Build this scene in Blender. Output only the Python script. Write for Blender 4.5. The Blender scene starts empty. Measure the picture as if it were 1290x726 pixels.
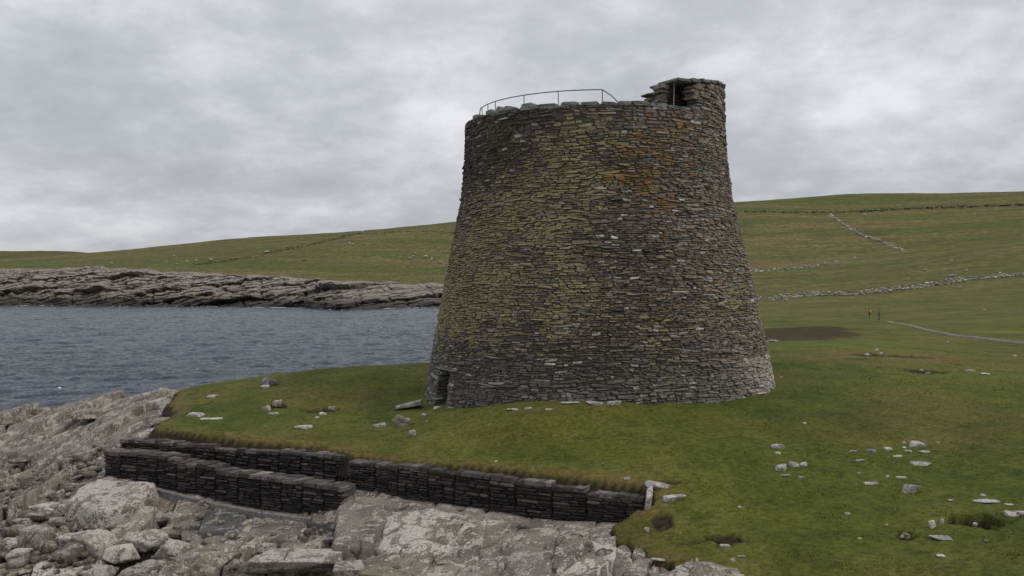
import bpy, bmesh, math, random
import numpy as np
from mathutils import Vector

# ------------------------------------------------------------------ camera, sky, sun, exposure
S = bpy.context.scene
COL = S.collection
R = math.radians
F, CX, HY, CZ = 1160.0, 645.0, 355.0, 4.26      # focal length and horizon of the 1290 px wide photograph, eye height
SEA = -5.0
cam_d = bpy.data.cameras.new('camera')
cam = bpy.data.objects.new('camera', cam_d); COL.objects.link(cam)
cam.location = (0, 0, CZ); cam.rotation_euler = (R(90), 0, 0)
cam_d.sensor_width = 36; cam_d.lens = 36*F/1290; cam_d.shift_y = -8/1290
cam_d.clip_start = 0.1; cam_d.clip_end = 9000
S.camera = cam

SUN_EL, SUN_AZ = R(48), R(115)                  # azimuth clockwise from +Y (view direction): from the right, a little behind
w = bpy.data.worlds.new('World'); S.world = w; w.use_nodes = True
nt = w.node_tree; nt.nodes.clear(); N = nt.nodes.new; L = nt.links.new
def math_node(op, a, b=None, tree=None, clamp=False):
    t = tree or nt
    n = t.nodes.new('ShaderNodeMath'); n.operation = op; n.use_clamp = clamp
    for i, v in enumerate((a, b)):
        if v is None: continue
        if isinstance(v, (int, float)): n.inputs[i].default_value = v
        else: t.links.new(v, n.inputs[i])
    return n.outputs[0]
tc = N('ShaderNodeTexCoord'); sep = N('ShaderNodeSeparateXYZ'); L(tc.outputs['Generated'], sep.inputs[0])
zc = math_node('MAXIMUM', sep.outputs[2], 0.0)
den = math_node('ADD', zc, 0.34)
cu = N('ShaderNodeCombineXYZ')
L(math_node('DIVIDE', sep.outputs[0], den), cu.inputs[0]); L(math_node('DIVIDE', sep.outputs[1], den), cu.inputs[1])
def sky_noise(scale, detail, rough, off, dist=0.0):
    m = N('ShaderNodeMapping'); m.inputs['Location'].default_value = off; L(cu.outputs[0], m.inputs[0])
    n = N('ShaderNodeTexNoise'); n.inputs['Scale'].default_value = scale; n.inputs['Detail'].default_value = detail
    n.inputs['Roughness'].default_value = rough; n.inputs['Distortion'].default_value = dist
    L(m.outputs[0], n.inputs['Vector']); return n.outputs[0]
n1 = sky_noise(1.9, 10, 0.58, (3.1, 1.7, 0), 0.15)
n2 = sky_noise(6.5, 8, 0.6, (7.4, 2.2, 0), 0.2)
cl = math_node('ADD', math_node('MULTIPLY', n1, 0.68), math_node('MULTIPLY', n2, 0.32))
rp = N('ShaderNodeValToRGB'); L(cl, rp.inputs[0])
e = rp.color_ramp.elements
e[0].position = 0.36; e[0].color = (0.40, 0.41, 0.44, 1)
e[1].position = 0.66; e[1].color = (0.745, 0.75, 0.78, 1)
k = e.new(0.47); k.color = (0.475, 0.485, 0.52, 1)
k = e.new(0.55); k.color = (0.58, 0.59, 0.625, 1)
# an overcast sky is brighter towards the zenith
gain = math_node('ADD', math_node('MULTIPLY', math_node('POWER', zc, 1.3), 1.5), 0.98)
vm = N('ShaderNodeVectorMath'); vm.operation = 'SCALE'; L(rp.outputs[0], vm.inputs[0])
L(math_node('MULTIPLY', gain, 10.0), vm.inputs['Scale'])
sky = N('ShaderNodeTexSky'); sky.sky_type = 'NISHITA'; sky.sun_disc = False
sky.sun_elevation = SUN_EL; sky.sun_rotation = SUN_AZ
mx = N('ShaderNodeMixRGB'); mx.inputs[0].default_value = 0.93
L(sky.outputs[0], mx.inputs[1]); L(vm.outputs[0], mx.inputs[2])
bg = N('ShaderNodeBackground'); bg.inputs[1].default_value = 0.1; L(mx.outputs[0], bg.inputs[0])
wo = N('ShaderNodeOutputWorld'); L(bg.outputs[0], wo.inputs[0])
sd = bpy.data.lights.new('sun', 'SUN'); sd.energy = 1.25; sd.angle = R(11); sd.color = (1.0, 0.94, 0.85)
so = bpy.data.objects.new('sun', sd); COL.objects.link(so)
dv = Vector((math.sin(SUN_AZ)*math.cos(SUN_EL), math.cos(SUN_AZ)*math.cos(SUN_EL), math.sin(SUN_EL)))
so.rotation_euler = dv.to_track_quat('Z', 'Y').to_euler(); so.location = (30, -20, 60)
S.view_settings.view_transform = 'Standard'; S.view_settings.look = 'None'
S.view_settings.exposure = 0.0; S.view_settings.gamma = 1; S.view_settings.use_curve_mapping = False

# ------------------------------------------------------------------ noise
rng = np.random.default_rng(7)
PERM = rng.permutation(256); PERM = np.concatenate([PERM, PERM, PERM])
G3 = rng.normal(size=(256, 3)); G3 /= np.linalg.norm(G3, axis=1)[:, None]
def perlin(p):
    p = np.asarray(p, float); i = np.floor(p).astype(int); f = p - i; i &= 255
    u = f*f*f*(f*(f*6-15)+10); out = 0
    for a in (0, 1):
        for b in (0, 1):
            for c in (0, 1):
                h = PERM[PERM[PERM[(i[..., 0]+a) & 255]+((i[..., 1]+b) & 255)]+((i[..., 2]+c) & 255)]
                g = G3[h]
                dt = g[..., 0]*(f[..., 0]-a)+g[..., 1]*(f[..., 1]-b)+g[..., 2]*(f[..., 2]-c)
                wt = (u[..., 0] if a else 1-u[..., 0])*(u[..., 1] if b else 1-u[..., 1])*(u[..., 2] if c else 1-u[..., 2])
                out = out+wt*dt
    return out
def fbm(p, oct=4, gain=0.5, lac=2.03):
    p = np.asarray(p, float); a, s, t = 1.0, 0, 0
    for o in range(oct):
        s = s+a*perlin(p+o*17.3); p = p*lac; a *= gain
    return s
def fbm2(x, y, sc, oct=4, z=0.0, gain=0.5):
    return fbm(np.stack([x/sc, y/sc, np.full_like(x, z)], -1), oct, gain)
def sstep(a, b, x):
    t = np.clip((x-a)/(b-a), 0, 1); return t*t*(3-2*t)
def hash2(i, j, s):
    return PERM[PERM[PERM[(i+s*37) & 255]+(j & 255)]+(s*11 & 255)]/255.0
def worley(x, y, s=0, jit=0.85):
    ix, iy = np.floor(x).astype(int), np.floor(y).astype(int)
    f1 = np.full(x.shape, 9.0); f2 = np.full(x.shape, 9.0); ci = np.zeros(x.shape, int); cj = ci.copy(); px = f1.copy(); py = f1.copy()
    for a in (-1, 0, 1):
        for b in (-1, 0, 1):
            qx = ix+a+0.5+jit*(hash2(ix+a, iy+b, s)-0.5); qy = iy+b+0.5+jit*(hash2(ix+a, iy+b, s+5)-0.5)
            d = np.hypot(x-qx, y-qy); n = d < f1
            f2 = np.where(n, f1, np.minimum(f2, d)); f1 = np.where(n, d, f1)
            ci = np.where(n, ix+a, ci); cj = np.where(n, iy+b, cj); px = np.where(n, qx, px); py = np.where(n, qy, py)
    return f1, f2, ci, cj, x-px, y-py

# ------------------------------------------------------------------ tagging and mesh helpers
def tag(o, label=None, cat=None, group=None, kind=None):
    for k_, v in (('label', label), ('category', cat), ('group', group), ('kind', kind)):
        if v: o[k_] = v
    return o
def empty(name, loc, label=None, cat=None, group=None):
    o = bpy.data.objects.new(name, None); COL.objects.link(o); o.location = loc; o.empty_display_size = 0.3
    return tag(o, label, cat, group)
def link_mesh(name, me, mats=(), parent=None, loc=None):
    for m in mats: me.materials.append(m)
    o = bpy.data.objects.new(name, me); COL.objects.link(o)
    if loc is not None: o.location = loc
    if parent is not None: o.parent = parent
    return o
def np_mesh(name, V, faces, smooth=True, midx=None, cols=None, floats=None):
    """faces: (n,4) or (n,3) array, or a list of such arrays."""
    if not isinstance(faces, list): faces = [faces]
    faces = [np.asarray(f, np.int32) for f in faces if len(f)]
    me = bpy.data.meshes.new(name)
    me.vertices.add(len(V)); me.vertices.foreach_set('co', np.asarray(V, np.float32).ravel())
    idx = np.concatenate([f.ravel() for f in faces]); cnt = np.concatenate([np.full(len(f), f.shape[1], np.int32) for f in faces])
    me.loops.add(len(idx)); me.loops.foreach_set('vertex_index', idx)
    me.polygons.add(len(cnt)); me.polygons.foreach_set('loop_start', np.concatenate([[0], np.cumsum(cnt)[:-1]]).astype(np.int32))
    me.polygons.foreach_set('loop_total', cnt)
    if midx is not None: me.polygons.foreach_set('material_index', np.asarray(midx, np.int32))
    me.polygons.foreach_set('use_smooth', np.full(len(cnt), smooth))
    me.update(calc_edges=True)
    if cols is not None:
        a = me.color_attributes.new('tint', 'FLOAT_COLOR', 'POINT')
        a.data.foreach_set('color', np.column_stack([cols, np.ones(len(cols))]).astype(np.float32).ravel())
    for k_, v in (floats or {}).items():
        a = me.attributes.new(k_, 'FLOAT', 'POINT'); a.data.foreach_set('value', np.asarray(v, np.float32))
    return me
def grid_faces(nr, nc, keep=None):
    a = np.arange(nr*nc).reshape(nr, nc)
    f = np.stack([a[:-1, :-1], a[:-1, 1:], a[1:, 1:], a[1:, :-1]], -1)
    if keep is not None: f = f[keep]
    return f.reshape(-1, 4)
def compact(V, f, *att):
    u, inv = np.unique(f.ravel(), return_inverse=True)
    return (V[u], inv.reshape(f.shape))+tuple(a[u] for a in att)
class Acc:
    """collects pieces into one mesh"""
    def __init__(s): s.V, s.F, s.M, s.C, s.n, s.X, s.cur = [], {}, {}, [], 0, [], (0, 0, 0)
    def add(s, v, faces, mi=0, col=(1, 1, 1)):
        v = np.asarray(v, float); s.V.append(v)
        for f in faces:
            f = np.asarray(f, int)
            s.F.setdefault(f.shape[1], []).append(f+s.n); s.M.setdefault(f.shape[1], []).append(np.full(len(f), mi))
        s.C.append(np.broadcast_to(np.asarray(col, float), (len(v), 3))); s.n += len(v); s.X.append(np.broadcast_to(np.asarray(s.cur, float), (len(v), 3)))
    def build(s, name, mats, parent=None, smooth=False, loc=None):
        ks = sorted(s.F); F_ = [np.concatenate(s.F[k_]) for k_ in ks]; M_ = np.concatenate([np.concatenate(s.M[k_]) for k_ in ks])
        me = np_mesh(name, np.concatenate(s.V), F_, smooth, M_, np.concatenate(s.C))
        X_ = np.concatenate(s.X)
        if X_.any():
            a = me.color_attributes.new('lich', 'FLOAT_COLOR', 'POINT')
            a.data.foreach_set('color', np.column_stack([X_, np.ones(len(X_))]).astype(np.float32).ravel())
        return link_mesh(name, me, mats, parent, loc)
BOXF = [np.array([[0, 3, 2, 1], [4, 5, 6, 7], [0, 1, 5, 4], [1, 2, 6, 5], [2, 3, 7, 6], [3, 0, 4, 7]])]
def tube(acc, pts, r, n=8, mi=0, col=(1, 1, 1)):
    pts = [Vector(p) for p in pts]; V = []
    for i, p in enumerate(pts):
        t = (pts[min(i+1, len(pts)-1)]-pts[max(i-1, 0)]).normalized()
        a = t.orthogonal().normalized() if i == 0 else (a-t*a.dot(t)).normalized()
        b = t.cross(a)
        V += [p+(a*math.cos(2*math.pi*j/n)+b*math.sin(2*math.pi*j/n))*r for j in range(n)]
    f = [[i*n+j, i*n+(j+1) % n, (i+1)*n+(j+1) % n, (i+1)*n+j] for i in range(len(pts)-1) for j in range(n)]
    caps = np.array([list(range(n))[::-1], [(len(pts)-1)*n+j for j in range(n)]])
    acc.add(np.array([tuple(v) for v in V]), [np.array(f), caps], mi, col)

# ------------------------------------------------------------------ materials
class Mat:
    def __init__(s, name, rough=0.9, spec=0.3):
        s.m = bpy.data.materials.new(name); s.m.use_nodes = True; s.t = s.m.node_tree
        s.b = s.t.nodes['Principled BSDF']; s.b.inputs['Roughness'].default_value = rough
        s.b.inputs['Specular IOR Level'].default_value = spec
        s.tc = s.t.nodes.new('ShaderNodeTexCoord'); s.co = s.tc.outputs['Object']
    def link(s, a, b): s.t.links.new(a, b)
    def map(s, scale=(1, 1, 1), rot=(0, 0, 0), src=None):
        m = s.t.nodes.new('ShaderNodeMapping'); m.inputs['Scale'].default_value = scale; m.inputs['Rotation'].default_value = rot
        s.link(src or s.co, m.inputs[0]); return m.outputs[0]
    def noise(s, scale, detail=5, rough=0.55, co=None, dist=0.0, off=None):
        n = s.t.nodes.new('ShaderNodeTexNoise'); n.inputs['Scale'].default_value = scale; n.inputs['Detail'].default_value = detail
        n.inputs['Roughness'].default_value = rough; n.inputs['Distortion'].default_value = dist
        c = co or s.co
        if off:
            m = s.t.nodes.new('ShaderNodeMapping'); m.inputs['Location'].default_value = off; s.link(c, m.inputs[0]); c = m.outputs[0]
        s.link(c, n.inputs['Vector']); return n.outputs[0]
    def voro(s, scale, feature='F1', co=None, out='Distance', rnd=1.0):
        n = s.t.nodes.new('ShaderNodeTexVoronoi'); n.feature = feature; n.inputs['Scale'].default_value = scale
        n.inputs['Randomness'].default_value = rnd
        s.link(co or s.co, n.inputs['Vector']); return n.outputs[out]
    def ramp(s, fac, stops, interp='LINEAR'):
        n = s.t.nodes.new('ShaderNodeValToRGB'); n.color_ramp.interpolation = interp; s.link(fac, n.inputs[0])
        el = n.color_ramp.elements
        for i, (p, c) in enumerate(stops):
            x = el[i] if i < 2 else el.new(p)
            x.position = p; x.color = (c, c, c, 1) if isinstance(c, (int, float)) else (*c, 1)
        return n.outputs[0]
    def rng(s, fac, a, b, lo=0.0, hi=1.0):
        n = s.t.nodes.new('ShaderNodeMapRange'); n.interpolation_type = 'SMOOTHSTEP'
        for i, v in enumerate((a, b, lo, hi)): n.inputs[1+i].default_value = v
        s.link(fac, n.inputs[0]); return n.outputs[0]
    def mix(s, fac, a, b, mode='MIX'):
        n = s.t.nodes.new('ShaderNodeMixRGB'); n.blend_type = mode
        for i, v in enumerate((fac, a, b)):
            if isinstance(v, (int, float)): n.inputs[i].default_value = v if i == 0 else (v, v, v, 1)
            elif isinstance(v, tuple): n.inputs[i].default_value = (*v, 1)
            else: s.link(v, n.inputs[i])
        return n.outputs[0]
    def math(s, op, a, b=None, clamp=False): return math_node(op, a, b, s.t, clamp)
    def attr(s, name, out='Fac'):
        n = s.t.nodes.new('ShaderNodeAttribute'); n.attribute_name = name; return n.outputs[out]
    def rand(s):
        n = s.t.nodes.new('ShaderNodeObjectInfo'); return n.outputs['Random']
    def z(s, src=None):
        n = s.t.nodes.new('ShaderNodeSeparateXYZ'); s.link(src or s.co, n.inputs[0]); return n.outputs[2]
    def color(s, c):
        if isinstance(c, tuple): s.b.inputs['Base Color'].default_value = (*c, 1)
        else: s.link(c, s.b.inputs['Base Color'])
    def bump(s, h, strength=0.5, dist=0.02):
        n = s.t.nodes.new('ShaderNodeBump'); n.inputs['Strength'].default_value = strength; n.inputs['Distance'].default_value = dist
        if s.b.inputs['Normal'].is_linked: s.link(s.b.inputs['Normal'].links[0].from_socket, n.inputs['Normal'])
        s.link(h, n.inputs['Height']); s.link(n.outputs[0], s.b.inputs['Normal'])

def make_grass():
    m = Mat('grass', 0.95, 0.12)
    big, mid, fine = m.noise(0.055, 5, 0.6), m.noise(0.55, 6, 0.65), m.noise(6.0, 6, 0.7)
    g = m.mix(m.rng(mid, 0.3, 0.7), (0.036, 0.054, 0.006), (0.080, 0.092, 0.014))
    g = m.mix(m.rng(big, 0.38, 0.66), g, (0.096, 0.102, 0.020))
    dry = m.math('MULTIPLY', m.attr('dry'), m.rng(m.noise(1.4, 5, 0.7), 0.25, 0.6))
    g = m.mix(dry, g, (0.120, 0.090, 0.030))
    hill = m.attr('hill')
    g = m.mix(m.rng(m.noise(0.22, 6, 0.7, m.map((1, 0.6, 1)), 0.3, (3, 9, 1)), 0.50, 0.66, 0, 0.7), g, (0.033, 0.047, 0.006))
    g = m.mix(m.rng(m.noise(1.3, 6, 0.72, None, 0.4, (5, 5, 1)), 0.50, 0.66, 0, 0.6), g, (0.030, 0.046, 0.005))
    g = m.mix(m.rng(m.noise(0.13, 6, 0.7, m.map((1, 0.5, 1)), 0.3, (13, 2, 1)), 0.54, 0.70, 0, 0.7), g, (0.135, 0.112, 0.036))
    st = m.noise(1.0, 6, 0.62, m.map((0.006, 0.035, 0.02)))
    st2 = m.noise(1.0, 7, 0.68, m.map((0.05, 0.22, 0.2)))
    hg = m.mix(m.rng(st, 0.40, 0.60), (0.072, 0.082, 0.017), (0.130, 0.106, 0.040))
    hg = m.mix(1.0, hg, m.rng(m.noise(0.5, 7, 0.75, m.map((1, 0.35, 1))), 0.30, 0.70, 0.5, 1.55), 'MULTIPLY')
    hg = m.mix(m.rng(st2, 0.3, 0.75, 0, 0.9), hg, (0.048, 0.045, 0.013))
    g = m.mix(hill, g, hg)
    g = m.mix(1.0, g, m.rng(fine, 0.25, 0.75, 0.55, 1.4), 'MULTIPLY')
    e_ = m.mix(m.rng(m.noise(5, 5, 0.7), 0.3, 0.7), (0.012, 0.009, 0.006), (0.040, 0.029, 0.018))
    g = m.mix(m.attr('earth'), g, e_)
    bog = m.mix(m.rng(m.noise(0.5, 5, 0.7), 0.3, 0.7), (0.022, 0.017, 0.007), (0.050, 0.037, 0.013))
    g = m.mix(m.attr('bog'), g, bog)
    m.color(g)
    m.bump(m.noise(9, 6, 0.75), 0.7, 0.045); m.bump(m.noise(35, 3, 0.7), 0.6, 0.025)
    return m.m
def make_rock(name, dark, light, lichen, lich_amt=0.5, warm=(0.16, 0.125, 0.085), wet=False, strata=False):
    m = Mat(name, 0.85, 0.3)
    wp = m.t.nodes.new('ShaderNodeNewGeometry').outputs['Position']
    r = m.math('MULTIPLY', m.rand(), 40.0)
    off = m.t.nodes.new('ShaderNodeVectorMath'); off.operation = 'ADD'; m.link(m.co, off.inputs[0]); m.link(r, off.inputs[1])
    co = off.outputs[0]
    a, b, c = m.noise(0.8, 6, 0.62, co, 0.4), m.noise(3.2, 7, 0.68, co, 0.3), m.noise(18, 5, 0.7, co)
    col = m.mix(m.rng(a, 0.3, 0.7), dark, light)
    col = m.mix(m.rng(b, 0.45, 0.75, 0, 0.55), col, warm)
    # pale crustose lichen in patches with hard ragged edges
    lz = m.math('ADD', m.noise(1.9, 8, 0.74, co, 0.6), m.math('MULTIPLY', m.noise(9, 4, 0.6, co), 0.25))
    li = m.rng(lz, 0.69-0.16*lich_amt, 0.715-0.16*lich_amt)
    sp = m.rng(m.voro(7.0, 'F1', co), 0.20, 0.10)
    li = m.math('MAXIMUM', li, m.math('MULTIPLY', sp, m.rng(b, 0.45, 0.6)))
    col = m.mix(m.math('MULTIPLY', li, 0.75), col, lichen)
    # black lichen streaks and stains
    col = m.mix(m.rng(m.noise(2.4, 8, 0.75, co, 0.8, (9, 3, 2)), 0.56, 0.66, 0, 0.7), col, (0.035, 0.032, 0.028))
    col = m.mix(1.0, col, m.rng(c, 0.25, 0.75, 0.5, 1.45), 'MULTIPLY')
    # hairline joints filled with dirt and black lichen
    wv = m.t.nodes.new('ShaderNodeTexNoise'); wv.inputs['Scale'].default_value = 1.6; wv.inputs['Detail'].default_value = 5; m.link(co, wv.inputs['Vector'])
    wa = m.t.nodes.new('ShaderNodeVectorMath'); wa.operation = 'MULTIPLY_ADD'; m.link(wv.outputs['Color'], wa.inputs[0]); wa.inputs[1].default_value = (0.35, 0.35, 0.35); m.link(co, wa.inputs[2])
    jt = m.math('ADD', m.voro(0.55, 'DISTANCE_TO_EDGE', m.map((1.0, 0.30, 1.0), (0, 0, -0.5), wa.outputs[0])), m.rng(m.noise(0.9, 3, 0.5, co, 0, (2, 7, 7)), 0.42, 0.56, 0.0, 0.06))
    col = m.mix(m.rng(jt, 0.016, 0.004, 0, 0.7), col, (0.020, 0.018, 0.015))
    col = m.mix(1.0, col, m.rng(m.rand(), 0, 1, 0.78, 1.15), 'MULTIPLY')
    if wet:   # weed and black algae below the splash line
        zz = m.math('ADD', m.z(wp), m.math('MULTIPLY', m.math('SUBTRACT', m.noise(0.5, 5, 0.6, wp), 0.5), 2.2))
        col = m.mix(m.rng(zz, wet[0], wet[1], 0.85, 0.0), col, (0.022, 0.020, 0.017))
        if len(wet) > 2: col = m.mix(m.math('MULTIPLY', m.rng(m.noise(0.9, 6, 0.7, wp, 0, (4, 4, 4)), 0.58, 0.68), m.rng(zz, wet[0]+wet[2], wet[0]+wet[2]*0.3)), col, (0.10, 0.075, 0.015))
    m.color(col)
    m.bump(m.rng(jt, 0.0, 0.02), 0.5, 0.03); m.bump(b, 0.5, 0.045); m.bump(c, 0.8, 0.025); m.bump(m.noise(60, 3, 0.7, co), 0.6, 0.008)
    return m.m
def make_stone(name, gain=1.0, fine=1.0):
    m = Mat(name, 0.9, 0.25)
    t = m.attr('tint', 'Color')
    n = m.noise(7, 7, 0.7)
    col = m.mix(1.0, t, m.rng(n, 0.25, 0.78, 0.45*gain, 1.55*gain), 'MULTIPLY')
    col = m.mix(m.rng(m.noise(14, 5, 0.7, None, 0.5, (5, 1, 3)), 0.58, 0.66, 0, 0.55*fine), col, (0.26, 0.255, 0.22))
    col = m.mix(m.rng(m.noise(5, 6, 0.75, None, 0.5, (1, 8, 3)), 0.56, 0.70, 0, 0.6), col, (0.028, 0.026, 0.023))
    sc_ = m.t.nodes.new('ShaderNodeSeparateColor'); m.link(m.attr('lich', 'Color'), sc_.inputs[0])
    lco = m.map((0.6, 0.6, 2.0))
    for ch, off, c1, c2 in ((0, (3, 3, 9), (0.150, 0.126, 0.058), (0.285, 0.250, 0.128)), (1, (8, 2, 2), (0.125, 0.072, 0.024), (0.215, 0.122, 0.036))):
        nn = m.math('ADD', m.math('MULTIPLY', m.noise(2.6, 8, 0.72, lco, 0.4, off), 0.65), m.math('MULTIPLY', m.noise(9, 5, 0.7, lco, 0.3, off), 0.35))
        k_ = m.rng(m.math('ADD', nn, m.math('MULTIPLY', sc_.outputs[ch], 0.36)), 0.67, 0.77, 0, 0.82)
        col = m.mix(k_, col, m.mix(m.rng(m.noise(16, 4, 0.7), 0.3, 0.7), c1, c2))
    m.color(col)
    m.bump(m.noise(22, 5, 0.7), 0.8, 0.02); m.bump(m.noise(70, 3, 0.7), 0.5, 0.006)
    return m.m
def make_plain(name, c, rough=0.8, var=0.3, scale=8):
    m = Mat(name, rough, 0.3)
    m.color(m.mix(1.0, c, m.rng(m.noise(scale, 5, 0.65), 0.25, 0.75, 1-var, 1+var), 'MULTIPLY')); return m.m
def make_metal():
    m = Mat('galvanised_steel', 0.5, 0.5)
    m.color(m.mix(m.noise(12, 4), (0.05, 0.05, 0.055), (0.10, 0.10, 0.10))); m.b.inputs['Metallic'].default_value = 0.3; return m.m
def make_water():
    m = Mat('sea_water', 0.16, 0.5)
    st = m.noise(1.0, 4, 0.6, m.map((0.012, 0.05, 1)))
    m.color(m.mix(m.rng(st, 0.3, 0.7), (0.009, 0.019, 0.031), (0.018, 0.033, 0.050)))
    m.b.inputs['IOR'].default_value = 1.33
    m.bump(m.noise(1.0, 5, 0.6, m.map((0.8, 1.6, 1), (0, 0, 0.5))), 1.0, 0.45)
    m.bump(m.noise(4.0, 4, 0.6), 0.6, 0.08)
    return m.m
M_GRASS = make_grass()
M_BED = make_rock('shore_rock', (0.086, 0.074, 0.060), (0.190, 0.166, 0.136), (0.32, 0.292, 0.248), 0.22, wet=(-5.2, -3.9, 1.6))
M_BOULDER = make_rock('lichened_rock', (0.104, 0.091, 0.075), (0.220, 0.194, 0.162), (0.40, 0.372, 0.322), 0.60)
M_BROWN = make_rock('brown_rock', (0.082, 0.069, 0.052), (0.175, 0.148, 0.112), (0.31, 0.285, 0.24), 0.3, (0.15, 0.11, 0.06))
M_DARKROCK = make_rock('dark_rock', (0.04, 0.04, 0.038), (0.095, 0.092, 0.085), (0.26, 0.25, 0.23), 0.15, (0.07, 0.06, 0.05))
M_PALE = make_rock('pale_stone', (0.17, 0.162, 0.146), (0.30, 0.288, 0.262), (0.42, 0.405, 0.375), 0.5, (0.18, 0.155, 0.115))
M_CLIFF = make_rock('cliff_rock', (0.062, 0.056, 0.046), (0.19, 0.164, 0.130), (0.31, 0.285, 0.24), 0.35, wet=(-3.4, 0.4, 6.0))
M_STONE = make_stone('tower_stone'); M_GAB = make_stone('revetment_stone', 0.85, 0.12)
M_CORE = make_plain('wall_core', (0.065, 0.058, 0.048))
M_METAL = make_metal(); M_WATER = make_water()
M_FOAM = make_plain('foam', (0.75, 0.77, 0.78), 0.7, 0.1)
M_PATH = make_plain('path_gravel', (0.17, 0.152, 0.12), 0.95, 0.35, 3)
M_WALLST = make_stone('dyke_stone', 1.0, 0.8)

# ------------------------------------------------------------------ terrain: scattered heights (photo column, photo row, distance)
def make_field(pts):
    P_ = np.array([(px/200.0, math.log(d)*6, CZ-(py-HY)*d/F if z is None else z) for px, py, d, z in pts])
    def phi(a, b): return np.sqrt(((a[:, None, 0]-b[None, :, 0])**2+(a[:, None, 1]-b[None, :, 1])**2)+0.06)
    n = len(P_); A = np.zeros((n+3, n+3)); A[:n, :n] = -phi(P_, P_)-0.0*np.eye(n)
    A[:n, n] = 1; A[:n, n+1:] = P_[:, :2]; A[n:, :n] = A[:n, n:].T
    W = np.linalg.solve(A, np.concatenate([P_[:, 2], np.zeros(3)]))
    def f(px, d):
        px = np.clip(np.asarray(px, float), -250, 1500); d = np.asarray(d, float); sh = np.broadcast(px, d).shape
        q = np.stack([np.broadcast_to(px, sh).ravel()/200.0, np.log(np.broadcast_to(d, sh).ravel())*6], -1); out = np.empty(len(q))
        for i in range(0, len(q), 100000):
            c = q[i:i+100000]; out[i:i+100000] = -phi(c, P_)@W[:n]+W[n]+c@W[n+1:]
        return out.reshape(sh)
    return f
def y_(*a): return [(px, py, d, None) for px, py, d in a]
def z_(*a): return [(px, None, d, z) for px, d, z in a]
LAND = make_field(
    y_((755, 507, 32.5), (640, 507, 34), (860, 502, 34), (540, 502, 38.5), (973, 481, 38.7), (812, 620, 24.5), (700, 605, 25.6), (600, 592, 26.8),
       (450, 576, 29), (330, 562, 30.6), (200, 546, 33), (225, 493, 46), (330, 480, 50), (450, 468, 52), (537, 461, 52), (400, 520, 37),
       (500, 540, 33.5), (640, 560, 29.5), (640, 530, 31), (755, 570, 28), (900, 560, 28), (900, 640, 23.5), (900, 700, 20.5), (1000, 590, 26),
       (1150, 580, 27), (1290, 560, 28.5), (1150, 500, 36), (1290, 480, 40), (1290, 640, 22.5), (1290, 726, 18), (1050, 726, 19),
       (815, 661, 23.0), (770, 673, 23.2), (845, 713, 20.4), (1080, 432, 62), (980, 442, 56), (1200, 440, 62), (975, 424, 105), (1040, 411, 128),
       (1100, 402.5, 165), (1290, 420, 108), (1125, 407, 150), (1290, 436, 72), (1000, 390, 200), (960, 378, 240), (1130, 366, 245), (1290, 348, 250),
       (1290, 310, 330), (1100, 340, 330), (950, 344, 340), (1140, 318, 420), (1045, 270, 600), (925, 268, 600), (1290, 259, 580),
       (925, 255, 720), (1075, 245, 720), (1290, 242, 720), (1400, 242, 720), (755, 268, 690),
       (130, 320, 600), (0, 334, 560), (300, 301, 650), (450, 291, 650), (580, 280, 680), (300, 326, 450), (450, 312, 500), (580, 315, 500),
       (0, 342, 375), (130, 340, 375), (280, 348, 370), (430, 358, 345), (556, 360, 355), (640, 360, 370), (1440, 600, 25), (1440, 480, 40), (1440, 436, 72),
       (1440, 345, 250), (1440, 300, 340))
    + z_((755, 48, 0.3), (900, 48, 0.4), (620, 52, -0.2), (300, 64, -6), (450, 68, -6), (560, 70, -4.5), (100, 60, -6.5), (180, 52, -4), (660, 90, -2.0), (820, 90, -0.7),
         (0, 90, -9), (300, 120, -9), (500, 130, -8), (0, 250, -9), (250, 250, -9), (450, 230, -9), (560, 270, -8), (640, 200, -3.5), (800, 200, -2),
         (700, 300, 0), (830, 330, 4), (-250, 375, 8), (-250, 60, -7), (-250, 120, -9), (-250, 250, -9), (-250, 600, 18), (500, 1300, 10), (1290, 1300, 30), (-250, 1300, 0), (900, 1300, 30),
         (1290, 10, -2.0), (900, 10, -3.0), (500, 14, -5), (100, 18, -6), (1440, 10, -1.8)))
ROCKF = make_field(
    y_((130, 600, 32.3), (300, 636, 29.9), (430, 648, 27.9), (445, 624, 28.6), (600, 648, 26.3), (700, 660, 25.2), (800, 664, 24.3),
       (0, 726, 26.4), (200, 726, 25.6), (400, 726, 24.4), (600, 726, 22.8), (800, 724, 20.8), (0, 640, 33.6), (0, 600, 38.6), (0, 560, 44), (0, 528, 51), (100, 512, 51),
       (215, 499, 50), (225, 520, 41), (222, 501, 46), (206, 529, 37.6), (100, 560, 41), (150, 541, 40), (60, 580, 40), (150, 690, 27.5), (520, 690, 24.8), (200, 660, 29), (330, 680, 27.4), (900, 735, 19))
    + z_((60, 62, -5.6), (-250, 62, -7), (-250, 45, -4.6), (-250, 30, -4.8), (200, 60, -5.5), (350, 60, -7), (300, 45, -3), (450, 40, -3), (600, 35, -3), (800, 30, -3.2), (1000, 26, -3.6), (1000, 20, -2.9),
         (0, 18, -5.5), (300, 16, -5.4), (600, 15, -4.6), (900, 14, -3.5)))
def XY(px, d): return (px-CX)/F*d, d
def hit(px, py, f=None, dmin=13, dmax=1200):
    """where the line of sight through a pixel of the photograph meets the terrain"""
    ds = np.exp(np.arange(math.log(dmin), math.log(dmax), 0.002)); g = (f or LAND)(px, ds)-(CZ-(py-HY)*ds/F)
    i = np.nonzero(g >= 0)[0]; d = ds[i[0]] if len(i) else ds[np.argmax(g)]
    x, y = XY(px, d); return np.array([x, y, float((f or LAND)(px, d))])
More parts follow.
